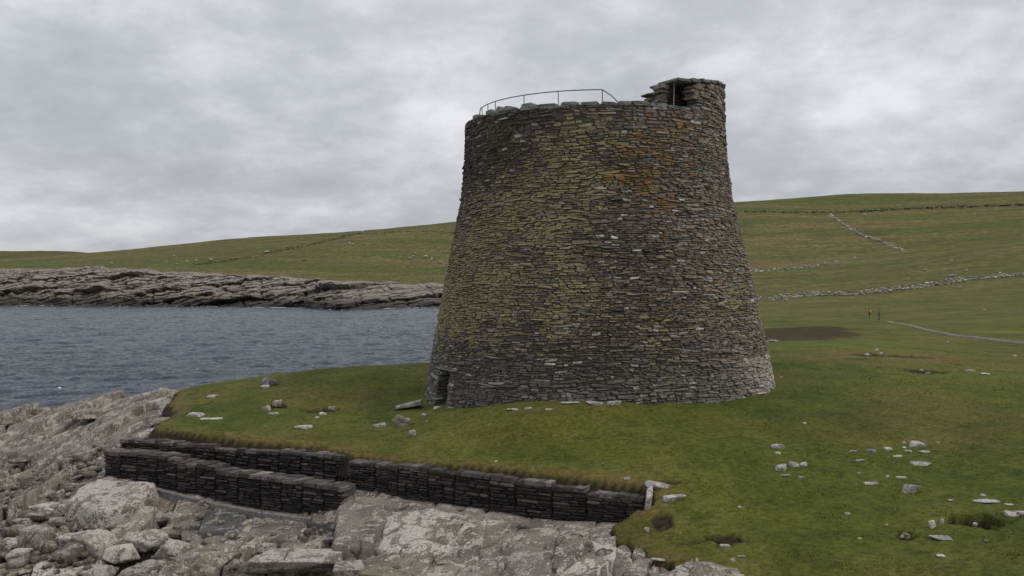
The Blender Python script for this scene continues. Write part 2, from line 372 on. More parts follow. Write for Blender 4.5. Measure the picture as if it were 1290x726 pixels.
def seg_dist(x, y, poly, closed=True):
    d = np.full(x.shape, 1e9); n = len(poly)
    for i in range(n if closed else n-1):
        (ax, ay), (bx, by) = poly[i], poly[(i+1) % n]
        ex, ey = bx-ax, by-ay; t = np.clip(((x-ax)*ex+(y-ay)*ey)/(ex*ex+ey*ey+1e-12), 0, 1)
        d = np.minimum(d, np.hypot(x-ax-t*ex, y-ay-t*ey))
    return d
def inside(x, y, poly):
    c = np.zeros(x.shape, bool); n = len(poly)
    for i in range(n):
        (ax, ay), (bx, by) = poly[i], poly[(i+1) % n]
        if ay == by: continue
        c ^= ((ay > y) != (by > y)) & (x < (bx-ax)*(y-ay)/(by-ay)+ax)
    return c
# outline of the turf on the headland (distance known along the revetment)
def pd(px, d): return ((px-CX)/F*d, d)
TURF = [pd(905, 16.5), pd(862, 19.6), pd(838, 20.6), pd(812, 21.8), pd(772, 22.9), pd(776, 23.5), pd(806, 23.7), pd(822, 23.6), pd(824, 24.3), pd(812, 24.9), pd(700, 26.05), pd(600, 27.25), pd(520, 28.35), pd(446, 29.45), pd(430, 30.15),
        pd(330, 31.35), pd(255, 32.35), pd(205, 33.5), pd(196, 34.6), pd(204, 36), pd(220, 38), pd(214, 40.5), pd(226, 44), pd(218, 48), pd(262, 51), pd(330, 53.5), pd(430, 56), pd(560, 66), pd(640, 120),
        (60, 160), (140, 90), (60, 8), (7, 8)]
SHX = [-420, 0, 130, 280, 380, 432, 500, 556, 660]
def shore_d(px): return F*(CZ-SEA)/(np.interp(px, SHX, [385.5, 385.5, 386, 387, 388.5, 391.5, 389, 387.5, 387])-HY)
def make_ground():
    pxs = np.concatenate([np.arange(-520, -20, 8), np.arange(-20, 1320, 1.9), np.arange(1320, 1900, 8)])
    ds = np.exp(np.concatenate([np.arange(math.log(10), math.log(70), 0.0048), np.arange(math.log(70), math.log(1400), 0.0062)]))
    PX, D = np.meshgrid(pxs, ds); X, Y = XY(PX, D)
    Z = LAND(PX, D)
    near = D < 75
    sdist = np.full(X.shape, 50.0)
    xs, ys = X[near], Y[near]
    wob = 0.35*fbm2(xs, ys, 1.1, 3)+0.12*fbm2(xs, ys, 0.3, 2, 4.0)
    sd_ = seg_dist(xs, ys, TURF)*np.where(inside(xs, ys, TURF), 1, -1)+wob*sstep(0, 6, np.abs(xs)*0+np.where((xs < -12.6) | (ys < 24), 6, 1.3))
    sdist[near] = sd_
    far = sstep(60, 260, D)
    Z += 0.10*fbm2(X, Y, 2.6, 4)*(1-far)+0.022*fbm2(X, Y, 0.42, 3, 2.0)*(1-far)
    Z += far*(0.55*fbm2(X, Y*0.6, 26, 5, 1.0)+sstep(300, 600, D)*1.6*fbm2(X*0.6, Y, 120, 4, 3.0))
    dwl = shore_d(PX); ww = sstep(22, 36, D-dwl); lm = sstep(700, 630, PX)*(D > 70)
    Z = Z*(1-lm)+lm*(-6.8*(1-ww)+Z*ww)
    edge = np.clip(-sdist, 0, 1)
    Z -= np.where(sdist < 0, edge*np.where(X < -12.4, 0.8, 1.7), 0)+np.where(sdist < 0.3, (0.3-np.clip(sdist, 0, 0.3))**2*0.8, 0)
    earth = sstep(0.04, -0.05, sdist+0.05*fbm2(X, Y, 0.25, 2, 7.0))
    dry = sstep(0.85, 0.05, sdist)*0.85+0.55*sstep(-0.05, 0.35, fbm2(X, Y, 9, 3, 5.0))*(1-far)
    dry += 0.5*sstep(0.4, 0, np.hypot((X-hit(1185, 455)[0])/9, (Y-hit(1185, 455)[1])/6)-0.7)
    # peat hollows
    for px, py, rx, ry, dep in ((1230, 656, 0.62, 0.60, 0.42), (912, 679, 0.42, 0.42, 0.12), (1141, 671, 0.25, 0.25, 0.12), (834, 655, 0.30, 0.45, 0.12), (880, 683, 0.6, 0.12, 0.08), (1090, 447, 1.2, 1.0, 0.15),
                                (1128, 449, 2.2, 0.8, 0.2), (1168, 468, 1.2, 0.8, 0.2), (515, 541, 0.35, 0.3, 0.12), (400, 517, 0.8, 0.4, 0.14), (346, 511, 0.5, 0.5, 0.12), (840, 610, 0.7, 0.12, 0.06)):
        h = hit(px, py); q = np.hypot((X-h[0])/rx, (Y-h[1])/ry)+0.95*fbm2(X, Y, 0.4, 4, 9.0)
        k_ = sstep(1.1, 0.5, q); Z -= dep*k_; earth = np.maximum(earth, sstep(1.05, 0.75, q))
    bogc = np.hypot((PX-985)/98, (np.log(D)-math.log(100))/0.30)+0.35*fbm2(X, Y, 12, 3, 1.5)
    bog = sstep(1.15, 0.90, bogc+0.25*fbm2(X, Y, 3.0, 4, 6.5))
    hill = sstep(70, 330, D)
    keep = ((sdist > -0.42) & (Z > SEA-0.9) & ~((D < 70) & (PX < 100)))
    kf = keep[:-1, :-1] & keep[1:, :-1] & keep[:-1, 1:] & keep[1:, 1:]
    f = grid_faces(len(ds), len(pxs), kf)
    V, f, a, b, c, h = compact(np.stack([X, Y, Z], -1).reshape(-1, 3), f, dry.ravel(), earth.ravel(), bog.ravel(), hill.ravel())
    me = np_mesh('ground', V, f, True, floats=dict(dry=np.clip(a, 0, 1), earth=b, bog=c, hill=h))
    tag(link_mesh('ground', me, [M_GRASS]), 'green turf of the headland and the pasture rising behind it', 'ground', kind='structure')
    return V, a, b, c
GV, GDRY, GEARTH, GBOG = make_ground()

def slabs(X, Y):
    c_, s_ = math.cos(R(62)), math.sin(R(62))
    wx, wy = X+0.35*fbm2(X, Y, 1.6, 3, 8.0), Y+0.35*fbm2(X, Y, 1.6, 3, 3.0)
    u, v = (wx*c_+wy*s_), (-wx*s_+wy*c_)
    z = 0
    for su, sv, amp, tilt, cr, cw, s in ((4.2, 1.9, 0.55, 0.15, 0.50, 0.075, 1), (1.7, 0.85, 0.17, 0.12, 0.24, 0.08, 2), (0.6, 0.33, 0.018, 0.06, 0.02, 0.12, 3)):
        f1, f2, ci, cj, dx, dy = worley(u/su, v/sv, s)
        z = z+amp*(hash2(ci, cj, s+9)-0.5)+tilt*su*dx*(hash2(ci, cj, s+12)-0.35)+tilt*sv*dy*(hash2(ci, cj, s+15)-0.6)
        z = z-cr*sstep(cw, 0.0, f2-f1)
    return z
def make_bedrock():
    pxs = np.concatenate([np.arange(-420, -20, 6), np.arange(-20, 980, 1.5)])
    ds = np.exp(np.arange(math.log(13), math.log(66), 0.0031))
    PX, D = np.meshgrid(pxs, ds); X, Y = XY(PX, D); Z = ROCKF(PX, D)
    calm = np.exp(-(((PX-580)/150)**2+((D-25)/3.0)**2)*0.8)
    wl = seg_dist(X, Y, [pd(120, 32.4), pd(300, 30.0), pd(430, 28.0), pd(600, 26.4), pd(830, 24.0)], False)
    k_ = (1-0.6*calm)*(0.25+0.75*sstep(0.2, 1.6, wl))
    k_ = k_*(1+0.7*sstep(430, 330, PX)*sstep(35, 31, D))
    Z -= 0.28*sstep(440, 380, PX)*sstep(30.5, 28, D)
    Z += slabs(X, Y)*k_+0.06*fbm2(X, Y, 1.1, 5, 2.2)*(1-0.4*calm)+0.012*fbm2(X, Y, 0.16, 3, 4.4)
    sd_ = seg_dist(X, Y, TURF)*np.where(inside(X, Y, TURF), 1, -1)
    keep = (sd_ < 1.2) & (Z > SEA-1.2)
    kf = keep[:-1, :-1] & keep[1:, :-1] & keep[:-1, 1:] & keep[1:, 1:]
    V, f = compact(np.stack([X, Y, Z], -1).reshape(-1, 3), grid_faces(len(ds), len(pxs), kf))
    tag(link_mesh('rock_shore', np_mesh('rock_shore', V, f, True), [M_BED]), 'jointed grey bedrock shelving into the sea below the turf', 'rock shore', kind='structure')
make_bedrock()

# ------------------------------------------------------------------ sea, far cliff, far hill
def make_sea():
    pxs = np.concatenate([np.arange(-900, -60, 12), np.arange(-60, 640, 1.6), np.arange(640, 2300, 30)])
    ds = np.exp(np.concatenate([np.arange(math.log(12), math.log(36), 0.05), np.arange(math.log(36), math.log(380), 0.0035), np.arange(math.log(380), math.log(7000), 0.08)]))
    PX, D = np.meshgrid(pxs, ds); X, Y = XY(PX, D)
    u, v = X*0.86+Y*0.5, -X*0.5+Y*0.86
    def wave(sc, st, z): return fbm(np.stack([u/(sc*st), v/sc, np.full_like(u, z)], -1), 3, 0.55)
    Z = SEA+0.55*wave(6.5, 1.9, 0.3)+0.34*(0.5-2*np.abs(wave(2.6, 1.8, 3.3)))+0.07*wave(0.9, 1.4, 6.1)
    tag(link_mesh('sea', np_mesh('sea', np.stack([X, Y, Z], -1).reshape(-1, 3), grid_faces(len(ds), len(pxs))), [M_WATER]), 'choppy slate blue sound between the headland and far shore', 'sea', kind='structure')
make_sea()
def make_cliff():
    pxs = np.arange(-420, 655, 1.15); ts = np.linspace(0, 1, 150)
    PX, T = np.meshgrid(pxs, ts)
    dw = shore_d(PX); yt = np.interp(PX, SHX, [341, 340, 338, 346, 351, 355, 358, 360, 360]); dt = dw+34
    zt = CZ-(yt-HY)*dt/F
    cx0 = XY(PX, dw)[0]; zt = zt+1.0*fbm2(cx0, cx0*0, 24, 3, 2.0)+0.7*fbm2(cx0, cx0*0, 6, 3, 5.0); dw = dw-1+5*fbm2(cx0, cx0*0, 28, 4, 8.0)
    D = dw+(dt-dw)*T; X, Y = XY(PX, D); Z = SEA-1.2+(zt-SEA+1.2+0.5)*T**0.85
    Z += 1.3*fbm2(X, Y, 16, 3, 5.0)*np.sin(np.pi*np.clip(T*1.1, 0, 1))
    # beds dipping to the left, broken into ledges
    led = 0; T0 = T
    for sc, amp, slope, seed, wv in ((4.8, 6.5, 0.17, 3, 3.0), (1.7, 1.5, 0.22, 5, 0.9)):
        q = (Z-slope*X+wv*fbm2(X, Z*1.5, 22, 4, 1.0+seed)+0.5*wv*fbm2(X, Z*2, 5, 3, 2.0+seed)+0.12*(Y-dw))/sc
        bed = np.floor(q).astype(int); saw = q-bed; ln = sc*4.5
        f1, f2, ci, cj, dx, dy = worley((X+0.6*Z)/ln+hash2(bed, bed*0, seed)*9, bed*3.0+0.5, seed, 0.6)
        jut = 0.25+1.0*hash2(bed, ci, seed+6)
        # each bed juts out at its top and is undercut beneath
        led = led+amp*jut*(sstep(0.0, 0.22, saw)-0.45)*(1-0.35*saw)-amp*0.22*sstep(0.10, 0, f2-f1)
    f1, f2, ci, cj, dx, dy = worley((X+0.5*Z)/3.4+3*fbm2(X, Z, 9, 2, 4.0), (Z-0.2*X)/1.5, 9)
    led = led+2.2*(hash2(ci, cj, 5)-0.5)*(hash2(ci, cj, 2) > 0.45)
    led = led+3.0*fbm2(X, Z*1.5, 9.0, 4, 9.0)+0.35*fbm2(X, Z*1.5, 1.3, 3, 4.0)
    env = np.clip(T*5, 0.2, 1)*np.clip((1.05-T)*4, 0.15, 1)
    Y = Y-led*1.15*env; Z = Z+led*0.30*env-0.3+0.9*fbm2(X, X*0, 7, 3, 6.0)*sstep(0.6, 1, T)
    a = np.stack([X, Y, Z], -1)
    back = a[-1:].copy(); back[..., 1] += 5; back[..., 2] -= 3
    a = np.concatenate([a, back])
    tag(link_mesh('far_shore', np_mesh('far_shore', a.reshape(-1, 3), grid_faces(len(ts)+1, len(pxs))), [M_CLIFF]), 'ledged grey rock shore across the water with dark waterline', 'rock shore', kind='structure')
    # surf along the waterline
    acc = Acc(); rn = random.Random(5)
    for i in range(75):
        px = rn.uniform(-10, 575); d = float(shore_d(px))-rn.uniform(0.2, 2.4); ln, wd = rn.choice((0.4, 0.7, 1.2, 2.0, 4.0)), rn.uniform(0.06, 0.3)
        x, y = XY(px, d); n = 12; ring = []
        for j in range(n):
            t = 2*math.pi*j/n; r = rn.uniform(0.6, 1.1); ring.append((x+ln*r*math.cos(t)*0.7, y+wd*r*math.sin(t), SEA+0.17))
        acc.add(np.array([(x, y, SEA+0.24)]+ring), [np.array([[0, 1+j, 1+(j+1) % n] for j in range(n)])])
    for px, py, ln in ((75, 492, 0.24),):
        d = F*(CZ-SEA)/(py-HY); x, y = XY(px, d); n = 12
        ring = [(x+ln*rn.uniform(.6, 1.1)*math.cos(2*math.pi*j/n), y+0.4*ln*rn.uniform(.6, 1.1)*math.sin(2*math.pi*j/n), SEA+0.16) for j in range(n)]
        acc.add(np.array([(x, y, SEA+0.30)]+ring), [np.array([[0, 1+j, 1+(j+1) % n] for j in range(n)])])
    tag(acc.build('sea_foam', [M_FOAM], smooth=True), 'thin white surf along the far waterline and scattered whitecaps', 'foam', kind='stuff')
make_cliff()
def make_far_hill():
    pxs = np.arange(-900, 420, 6); ds = np.linspace(900, 2300, 60)
    PX, D = np.meshgrid(pxs, ds); X, Y = XY(PX, D)
    top = np.interp(PX, [-900, -300, 0, 50, 90, 135, 200, 420], [330, 318, 317, 316.3, 317.5, 321, 330, 350])
    Z = SEA-2+(CZ-(top-HY)*1500/F-SEA+2)*sstep(850, 1500, D)*(1-0.6*sstep(1500, 2400, D))+2*fbm2(X, Y, 90, 4)
    n = Z.size
    me = np_mesh('hills', np.stack([X, Y, Z], -1).reshape(-1, 3), grid_faces(len(ds), len(pxs)), True, floats=dict(dry=np.zeros(n), earth=np.full(n, 0.0), bog=np.full(n, 0.25), hill=np.ones(n)))
    tag(link_mesh('hills', me, [M_GRASS]), 'low brown moorland hill far behind the left shore', 'hill', kind='structure')
make_far_hill()

# ------------------------------------------------------------------ the broch
BX, BY = 3.68, 40.0
PZ = [-1.2, -0.6, 1.07, 2.75, 4.43, 6.1, 7.79, 9.47, 10.88, 13.5]
PR = [7.62, 7.48, 7.20, 6.86, 6.53, 6.17, 5.80, 5.63, 5.57, 5.55]
def prof(z): return np.interp(z, PZ, PR)
def axis(z): return BX+0.06-0.018*z
def cyl(th, r, z):   # th = 0 faces the camera, positive to the right
    return np.stack([axis(z)+r*np.sin(th), BY-r*np.cos(th), z], -1)
rs = np.random.default_rng(11)
def stone_block(acc, th0, th1, z0, z1, rin, rout_f, col, n=8, mi=0, pro=0.0, slope=0.0):
    """one flat stone laid in a curved wall: ragged outline, chamfered face"""
    tm, zm = (th0+th1)/2, (z0+z1)/2; ht, hz = (th1-th0)/2, (z1-z0)/2; ro = float(rout_f(zm))
    a = (np.arange(8)+0.5)/8*2*np.pi
    sx = np.sign(np.cos(a))*np.abs(np.cos(a))**0.45; sz = np.sign(np.sin(a))*np.abs(np.sin(a))**0.5
    j = 1+rs.uniform(-0.20, 0.10, 8); jz = 1+rs.uniform(-0.28, 0.16, 8)
    tt, zz = tm+ht*sx*j, zm+hz*sz*jz+slope*(ht*sx*j)*ro
    ch = min(0.022, hz*0.4); kx, kz = 1-ch/(ht*ro+1e-6)*rs.uniform(0.5, 1.5), 1-ch/hz*rs.uniform(0.4, 1.0)
    t2, z2 = tm+(tt-tm)*kx, zm+(zz-zm)*kz
    dr = np.interp(zz, PZ, PR)-np.interp(zm, PZ, PR) if rout_f is prof else 0
    V = np.concatenate([cyl(tt, np.full(8, rin), zz), cyl(tt, ro+dr-0.03+pro+rs.uniform(-0.012, 0.012, 8), zz), cyl(t2, ro+dr+pro+rs.uniform(-0.02, 0.022, 8), z2)])
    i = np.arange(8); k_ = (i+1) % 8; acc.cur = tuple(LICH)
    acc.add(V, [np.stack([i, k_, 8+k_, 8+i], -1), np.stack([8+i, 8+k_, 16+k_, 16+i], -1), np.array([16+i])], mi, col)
    acc.cur = (0, 0, 0)
def g2(s, z, s0, z0, ws, wz): return math.exp(-((s-s0)/ws)**2-((z-z0)/wz)**2)
LICH = [0, 0, 0]
def tower_tint(th, z):
    s = math.sin(th); fr = math.cos(th) > -0.2
    nz = float(fbm(np.array([s*3+5, z*0.45, math.cos(th)*3]), 3)); n2_ = float(fbm(np.array([s*9, z*1.3, math.cos(th)*9+3]), 2))
    v = math.exp(rs.normal(0, 0.19))*1.08
    c = np.array((0.116, 0.101, 0.080))*v*(1+0.25*nz)
    if rs.random() < 0.3: c = c*np.array((1.12, 0.97, 0.82))
    grey = min(1, max(0, 1-(z-0.3)/2.2))*0.8+0.45*g2(s, z, 0.5, 10, 0.5, 1.5)
    c = c*(1-grey)+grey*np.array((0.096, 0.092, 0.083))*v
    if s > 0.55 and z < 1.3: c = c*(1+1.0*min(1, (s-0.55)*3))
    c = c*(1+np.array((0.40, 0.38, 0.34))*max(0, s-0.25)/0.75)  # lit right side of the tower painted into the stone colour, brighter and warmer
    # black lichen high on the left, brown damp band down the middle
    dk = min(1, 1.15*g2(s, z, -0.85, 10.2, 0.5, 2.1)+0.4*g2(s, z, -0.25, 10.6, 0.4, 1.2)+0.55*g2(s, z, 0.02, 6.0, 0.20, 3.2)+0.5*g2(s, z, 0.30, 3.2, 0.14, 1.8)+0.55*g2(s, z, -0.10, 1.4, 0.55, 1.3)+0.3*g2(s, z, -0.8, 1.2, 0.2, 1.5)+0.5*nz)
    dk = max(0, dk); c = c*(1-0.55*dk)
    # yellow green lichen in a broad diagonal drift
    t = np.clip((z-2.5)/7.0, 0, 1); line = -1.0+0.85*t
    ye = math.exp(-((s-line)/0.42)**2)*float(sstep(0.6+1.6*nz, 3.2+1.6*nz, z)*sstep(11.2, 9.6, z))*(1.15-0.40*t)+0.5*g2(s, z, -0.25, 3.6, 0.35, 1.5)+0.45*g2(s, z, 0.25, 2.2, 0.12, 1.3)+0.3*g2(s, z, 0.8, 4.5, 0.25, 3.0)+0.09
    og = 1.0*g2(s, z, 0.36, 8.6, 0.34, 1.5)+0.5*g2(s, z, 0.36, 6.4, 0.14, 1.2)+0.35*g2(s, z, 0.0, 9.7, 0.25, 0.6)+0.35*g2(s, z, 0.55, 10.4, 0.25, 0.5)
    LICH[:] = [max(0, min(1, (ye*(1+1.3*nz)+0.6*n2_*min(1, ye*2.5)+rs.normal(0, 0.28)*min(1, ye*2.2)))) if fr else 0.3, max(0, min(1, og*(0.72+1.3*nz+1.3*n2_)+(rs.normal(0, 0.15) if og > 0.1 else 0))) if fr else 0, 0]
    if rs.random() < 0.012: c = np.array((0.40, 0.385, 0.345))*rs.uniform(0.7, 1.1)
    elif rs.random() < 0.06: c = np.array((0.26, 0.25, 0.22))*rs.uniform(0.7, 1.1)
    return c
DOOR = (-1.08, 0.074, -0.75, 0.74)     # angle, half angle, sill, lintel underside
def hole(th, z, zh): return abs(th-DOOR[0]) < DOOR[1] and z < DOOR[3]
def make_broch():
    root = empty('broch', (BX, BY, 0), 'tall tapering round tower of dry stone with a small low doorway, standing on the grass', 'tower')
    rel = lambda o: o
    acc = Acc(); z = -1.05; ci = 0; RIM = 10.93
    while z < RIM:
        h = rs.uniform(0.052, 0.100)*(1.5 if z > 9.6 else 1.0)*(1.3 if z < 0.7 else 1.0)
        r = float(prof(z)); th = -math.pi+rs.uniform(0, 0.1)
        while th < math.pi-0.01:
            ln = min(0.9, max(0.11, math.exp(rs.normal(-1.12, 0.48))))*(1.15 if (z > 9.6 or z < 0.7) else 1.0)
            t1 = min(th+ln/r, math.pi)
            # courses wander a little up and down round the wall
            zo = 0.10*math.sin(th*3+z*0.7)+0.05*math.sin(th*8+z*2.1)+rs.uniform(-0.012, 0.012)
            tm = (th+t1)/2; zl = z+zo
            hh = h*rs.uniform(0.75, 1.45)
            if zl+hh < RIM+0.08+0.06*math.sin(tm*9) and not hole(tm, zl+hh*0.5, hh):
                g = 0.006/r
                if hh > 0.12 and rs.random() < 0.35:      # two thin stones instead of one
                    zs = zl+hh*rs.uniform(0.4, 0.6)
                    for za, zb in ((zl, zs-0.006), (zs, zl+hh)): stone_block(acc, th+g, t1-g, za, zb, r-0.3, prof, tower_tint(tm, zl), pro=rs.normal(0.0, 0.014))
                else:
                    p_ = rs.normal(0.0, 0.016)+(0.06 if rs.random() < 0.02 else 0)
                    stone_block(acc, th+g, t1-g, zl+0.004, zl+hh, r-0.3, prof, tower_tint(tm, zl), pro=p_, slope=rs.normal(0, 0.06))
            th = t1
        z += h
    # hearting behind the face, wall head and inner face
    nth = 240; rows = []
    thv = np.linspace(-math.pi, math.pi, nth, endpoint=False)
    for zz in np.linspace(-1.3, RIM-0.02, 60): rows.append(cyl(thv, np.full(nth, prof(zz)-0.06), np.full(nth, zz)))
    rows += [cyl(thv, np.full(nth, 3.6), np.full(nth, RIM-0.02)), cyl(thv, np.full(nth, 3.4), np.full(nth, -0.8))]
    # push the hearting in round the doorway to make the passage
    V = np.array(rows); nr = len(rows)
    cf = []
    for i in range(nr-1):
        zz = V[i, 0, 2]
        for j in range(nth):
            tm = thv[j]+math.pi/nth
            if i < 58 and abs(tm-DOOR[0]) < DOOR[1]-0.005 and zz < DOOR[3]: continue
            cf.append((i*nth+j, i*nth+(j+1) % nth, (i+1)*nth+(j+1) % nth, (i+1)*nth+j))
    acc.add(V.reshape(-1, 3), [np.array(cf)], 1, (1, 1, 1))
    acc.build('wall', [M_STONE, M_CORE], root)
    # capstones along the wall head, some blocks standing proud
    cp = Acc(); th = -math.pi; LICH[:] = [0.25, 0, 0]
    while th < math.pi:
        ln = rs.uniform(0.35, 0.95); t1 = th+ln/5.5
        if not (0.70 < th < 2.2):
            z0 = RIM-0.10+0.03*math.sin(th*3+RIM*0.7); h = rs.uniform(0.13, 0.21)
            stone_block(cp, th+0.001, t1-0.001, z0, z0+h, 4.7, lambda q: 5.57+rs.uniform(-0.05, 0.04), np.array((0.12, 0.125, 0.105))*rs.uniform(0.7, 1.3))
        th = t1
    for t0, wd, h in ((-0.78, 0.3, 0.2), (-0.86, 0.2, 0.22), (-1.22, 0.4, 0.2), (-1.0, 0.5, 0.17), (-0.62, 0.5, 0.16)):
        stone_block(cp, t0, t0+wd/5.5, RIM-0.02, RIM+0.08+h*0.75, 4.95, lambda q: 5.50, np.array((0.17, 0.18, 0.145))*rs.uniform(0.85, 1.2))
    cp.build('capstones', [M_STONE], root)
    # stair head: the taller stretch of wall on the right with a slab-roofed passage
    st = Acc(); a0, a1 = 0.70, 2.05; z = RIM-0.05
    def top(t): return 11.93+0.62*min(1, max(0, (t-0.6)/0.95))
    while z < 12.6:
        h = rs.uniform(0.09, 0.15)
        for rad, t0, tE, rin in ((5.57, a0+rs.uniform(-0.03, 0.03), a1, 5.05), (4.35, 0.455+max(0, (z-11.42))*0.55+rs.uniform(-0.03, 0.02), a1, 3.95)):
            th = t0
            while th < tE:
                t1 = th+rs.uniform(0.22, 0.75)/rad
                if z+h*0.6 > top((th+t1)/2): th = t1; continue
                stone_block(st, th+0.001, t1-0.001, z+0.003, z+h*rs.uniform(0.85, 1.2), rin, lambda q, R_=rad: R_, tower_tint(0.9, 10.6)*1.0, pro=rs.normal(0, 0.028), slope=rs.normal(0, 0.05))
                if rad > 5:   # inner side of the outer skin
                    pass
                th = t1
        z += h
    z = RIM-0.05
    while z < 11.88:                                         # pillar left of the opening
        h = rs.uniform(0.10, 0.22); stone_block(st, 0.47+rs.uniform(-0.015, 0.015), 0.555+rs.uniform(-0.012, 0.012), z, z+h-0.004, 4.3, lambda q: 4.9, tower_tint(0.9, 10.6), pro=rs.normal(0, 0.03)); z += h
    sh = st.build('stair_head', [M_STONE, M_CORE], root)
    hc = Acc()       # solid hearting of the two skins, ends closed
    for r0, r1, t0, t1 in ((5.03, 5.45, a0+0.03, a1), (3.97, 4.25, 0.62, a1)):
        n = 24; tv = np.linspace(t0, t1, n); V = []
        for rr, zz in ((r0, RIM-0.1), (r1, RIM-0.1), (r1, 0), (r0, 0)): V.append(cyl(tv, np.full(n, rr), np.full(n, zz) if zz else np.array([top(q) for q in tv])))
        V = np.array(V); f = [(a*n+j, a*n+j+1, ((a+1) % 4)*n+j+1, ((a+1) % 4)*n+j) for a in range(4) for j in range(n-1)]
        f += [(0, n, 2*n, 3*n), (n-1, 4*n-1, 3*n-1, 2*n-1)]
        hc.add(V.reshape(-1, 3), [np.array(f)], 0)
    # closed back end of the passage
    tv = np.array([1.55, 1.62]); V = np.concatenate([cyl(tv, np.full(2, rr), np.full(2, zz)) for rr, zz in ((4.2, RIM-0.1), (5.1, RIM-0.1), (5.1, 12.5), (4.2, 12.5))])
    hc.add(V, [np.array([(0, 2, 4, 6), (1, 3, 5, 7), (0, 1, 3, 2), (4, 5, 7, 6)])], 0)
    hc.build('passage_lining', [M_CORE], sh)
    th = 0.52
    while th < a1:                                           # roof slabs spanning the passage
        t1 = th+rs.uniform(0.45, 0.8)/5.5; rs_acc = Acc()
        stone_block(rs_acc, th, t1-0.004, top((th+t1)/2), top((th+t1)/2)+rs.uniform(0.09, 0.14), 3.9, lambda q: 5.60+rs.uniform(-0.03, 0.06), np.array((0.115, 0.122, 0.098))*rs.uniform(0.8, 1.2))
        stone_block(rs_acc, th+0.02, t1+0.02, top((th+t1)/2)+0.06, top((th+t1)/2)+0.16+rs.uniform(0.0, 0.05), 4.3, lambda q: 5.50, np.array((0.115, 0.122, 0.098))*rs.uniform(0.8, 1.2))
        rs_acc.build('roof_slab', [M_STONE], sh); th = t1
    ls = Acc()                                               # ledge slab jutting from the broken inner skin
    stone_block(ls, 0.415, 0.60, 11.56, 11.64, 3.85, lambda q: 4.45, np.array((0.10, 0.105, 0.09)))
    stone_block(ls, 0.49, 0.60, 11.64, 11.74, 3.9, lambda q: 4.40, np.array((0.12, 0.115, 0.095)))
    ls.build('ledge_slab', [M_STONE], sh)
    po = Acc(); p0 = cyl(np.array(0.545), np.array(5.2), np.array(RIM)); p1 = cyl(np.array(0.556), np.array(5.2), np.array(11.97))
    tube(po, [p0, p1], 0.016, 8); po.build('prop_pole', [make_plain('pale_pole', (0.24, 0.235, 0.22), 0.5, 0.1)], sh)
    # doorway: jamb stones, lintel and dark passage behind
    dr = empty('doorway', (BX+7.2*math.sin(DOOR[0]), BY-7.2*math.cos(DOOR[0]), -0.6)); dr.parent = root
    dr.matrix_parent_inverse = root.matrix_world.inverted()
    lt = Acc(); stone_block(lt, DOOR[0]-0.15, DOOR[0]+0.15, DOOR[3]-0.01, DOOR[3]+0.15, 6.6, prof, np.array((0.15, 0.14, 0.115)), pro=0.05)
    jb = Acc()
    for sd_ in (-1, 1):
        z = -0.95
        while z < DOOR[3]-0.03:
            h = min(rs.uniform(0.09, 0.17), DOOR[3]-z); t0 = DOOR[0]+sd_*(DOOR[1]+0.025)
            stone_block(jb, t0-0.026, t0+0.026, z+0.004, z+h, 5.7, prof, tower_tint(t0, z)*rs.uniform(0.9, 1.2), pro=rs.normal(0.02, 0.012)); z += h
    pl = Acc(); t = DOOR[0]; hw = DOOR[1]+0.05
    V = np.array([cyl(np.array(t+sx*hw*7.1/rr), np.array(rr), np.array(zz)) for rr in (6.95, 4.4) for sx, zz in ((-1, -1.2), (1, -1.2), (1, DOOR[3]+0.05), (-1, DOOR[3]+0.05))])
    pl.add(V, [np.array([(0, 3, 7, 4), (1, 5, 6, 2), (3, 2, 6, 7), (4, 7, 6, 5), (0, 4, 5, 1)])], 0)
    for nm, a_, ms in (('lintel', lt, [M_STONE]), ('jamb', jb, [M_STONE]), ('passage', pl, [M_CORE])):
        o = a_.build(nm, ms); o.parent = dr; o.matrix_parent_inverse = dr_inv(dr, root)
    # visitors' handrail round the wall head
    RZ, RR = 11.56, 5.0
    def rp_(t, z=RZ): return tuple(cyl(np.array(t), np.array(RR), np.array(z)))
    ra = Acc(); ts = np.linspace(-1.335, -0.02, 40)
    tube(ra, [rp_(-1.40, 11.0), rp_(-1.39, 11.22), rp_(-1.37, 11.42)]+[rp_(t) for t in ts]+[rp_(0.05, 11.33), rp_(0.115, 11.0)], 0.021, 6)
    hr = ra.build('handrail', [M_METAL], root)
    for t in (-1.28, -1.13, -1.0, -0.66, -0.36, -0.02):
        pa = Acc(); tube(pa, [rp_(t, 10.9), rp_(t, RZ)], 0.018, 6); pa.build('post', [M_METAL], hr)
def dr_inv(dr, root):
    return (root.matrix_basis @ root.matrix_basis.inverted() @ dr.matrix_basis).inverted()
make_broch()
# parts were laid out in scene coordinates: cancel the root's own offset once
for o in list(bpy.data.objects):
    if o.name == 'broch':
        off = o.location.copy()
        for ch in o.children:
            if ch.type == 'MESH': ch.location = -off
            else: ch.matrix_parent_inverse.identity(); ch.location = ch.location-off
        for ch in o.children:
            if ch.type == 'EMPTY':
                for g in ch.children: g.matrix_parent_inverse.identity(); g.location = -(off+ch.location)

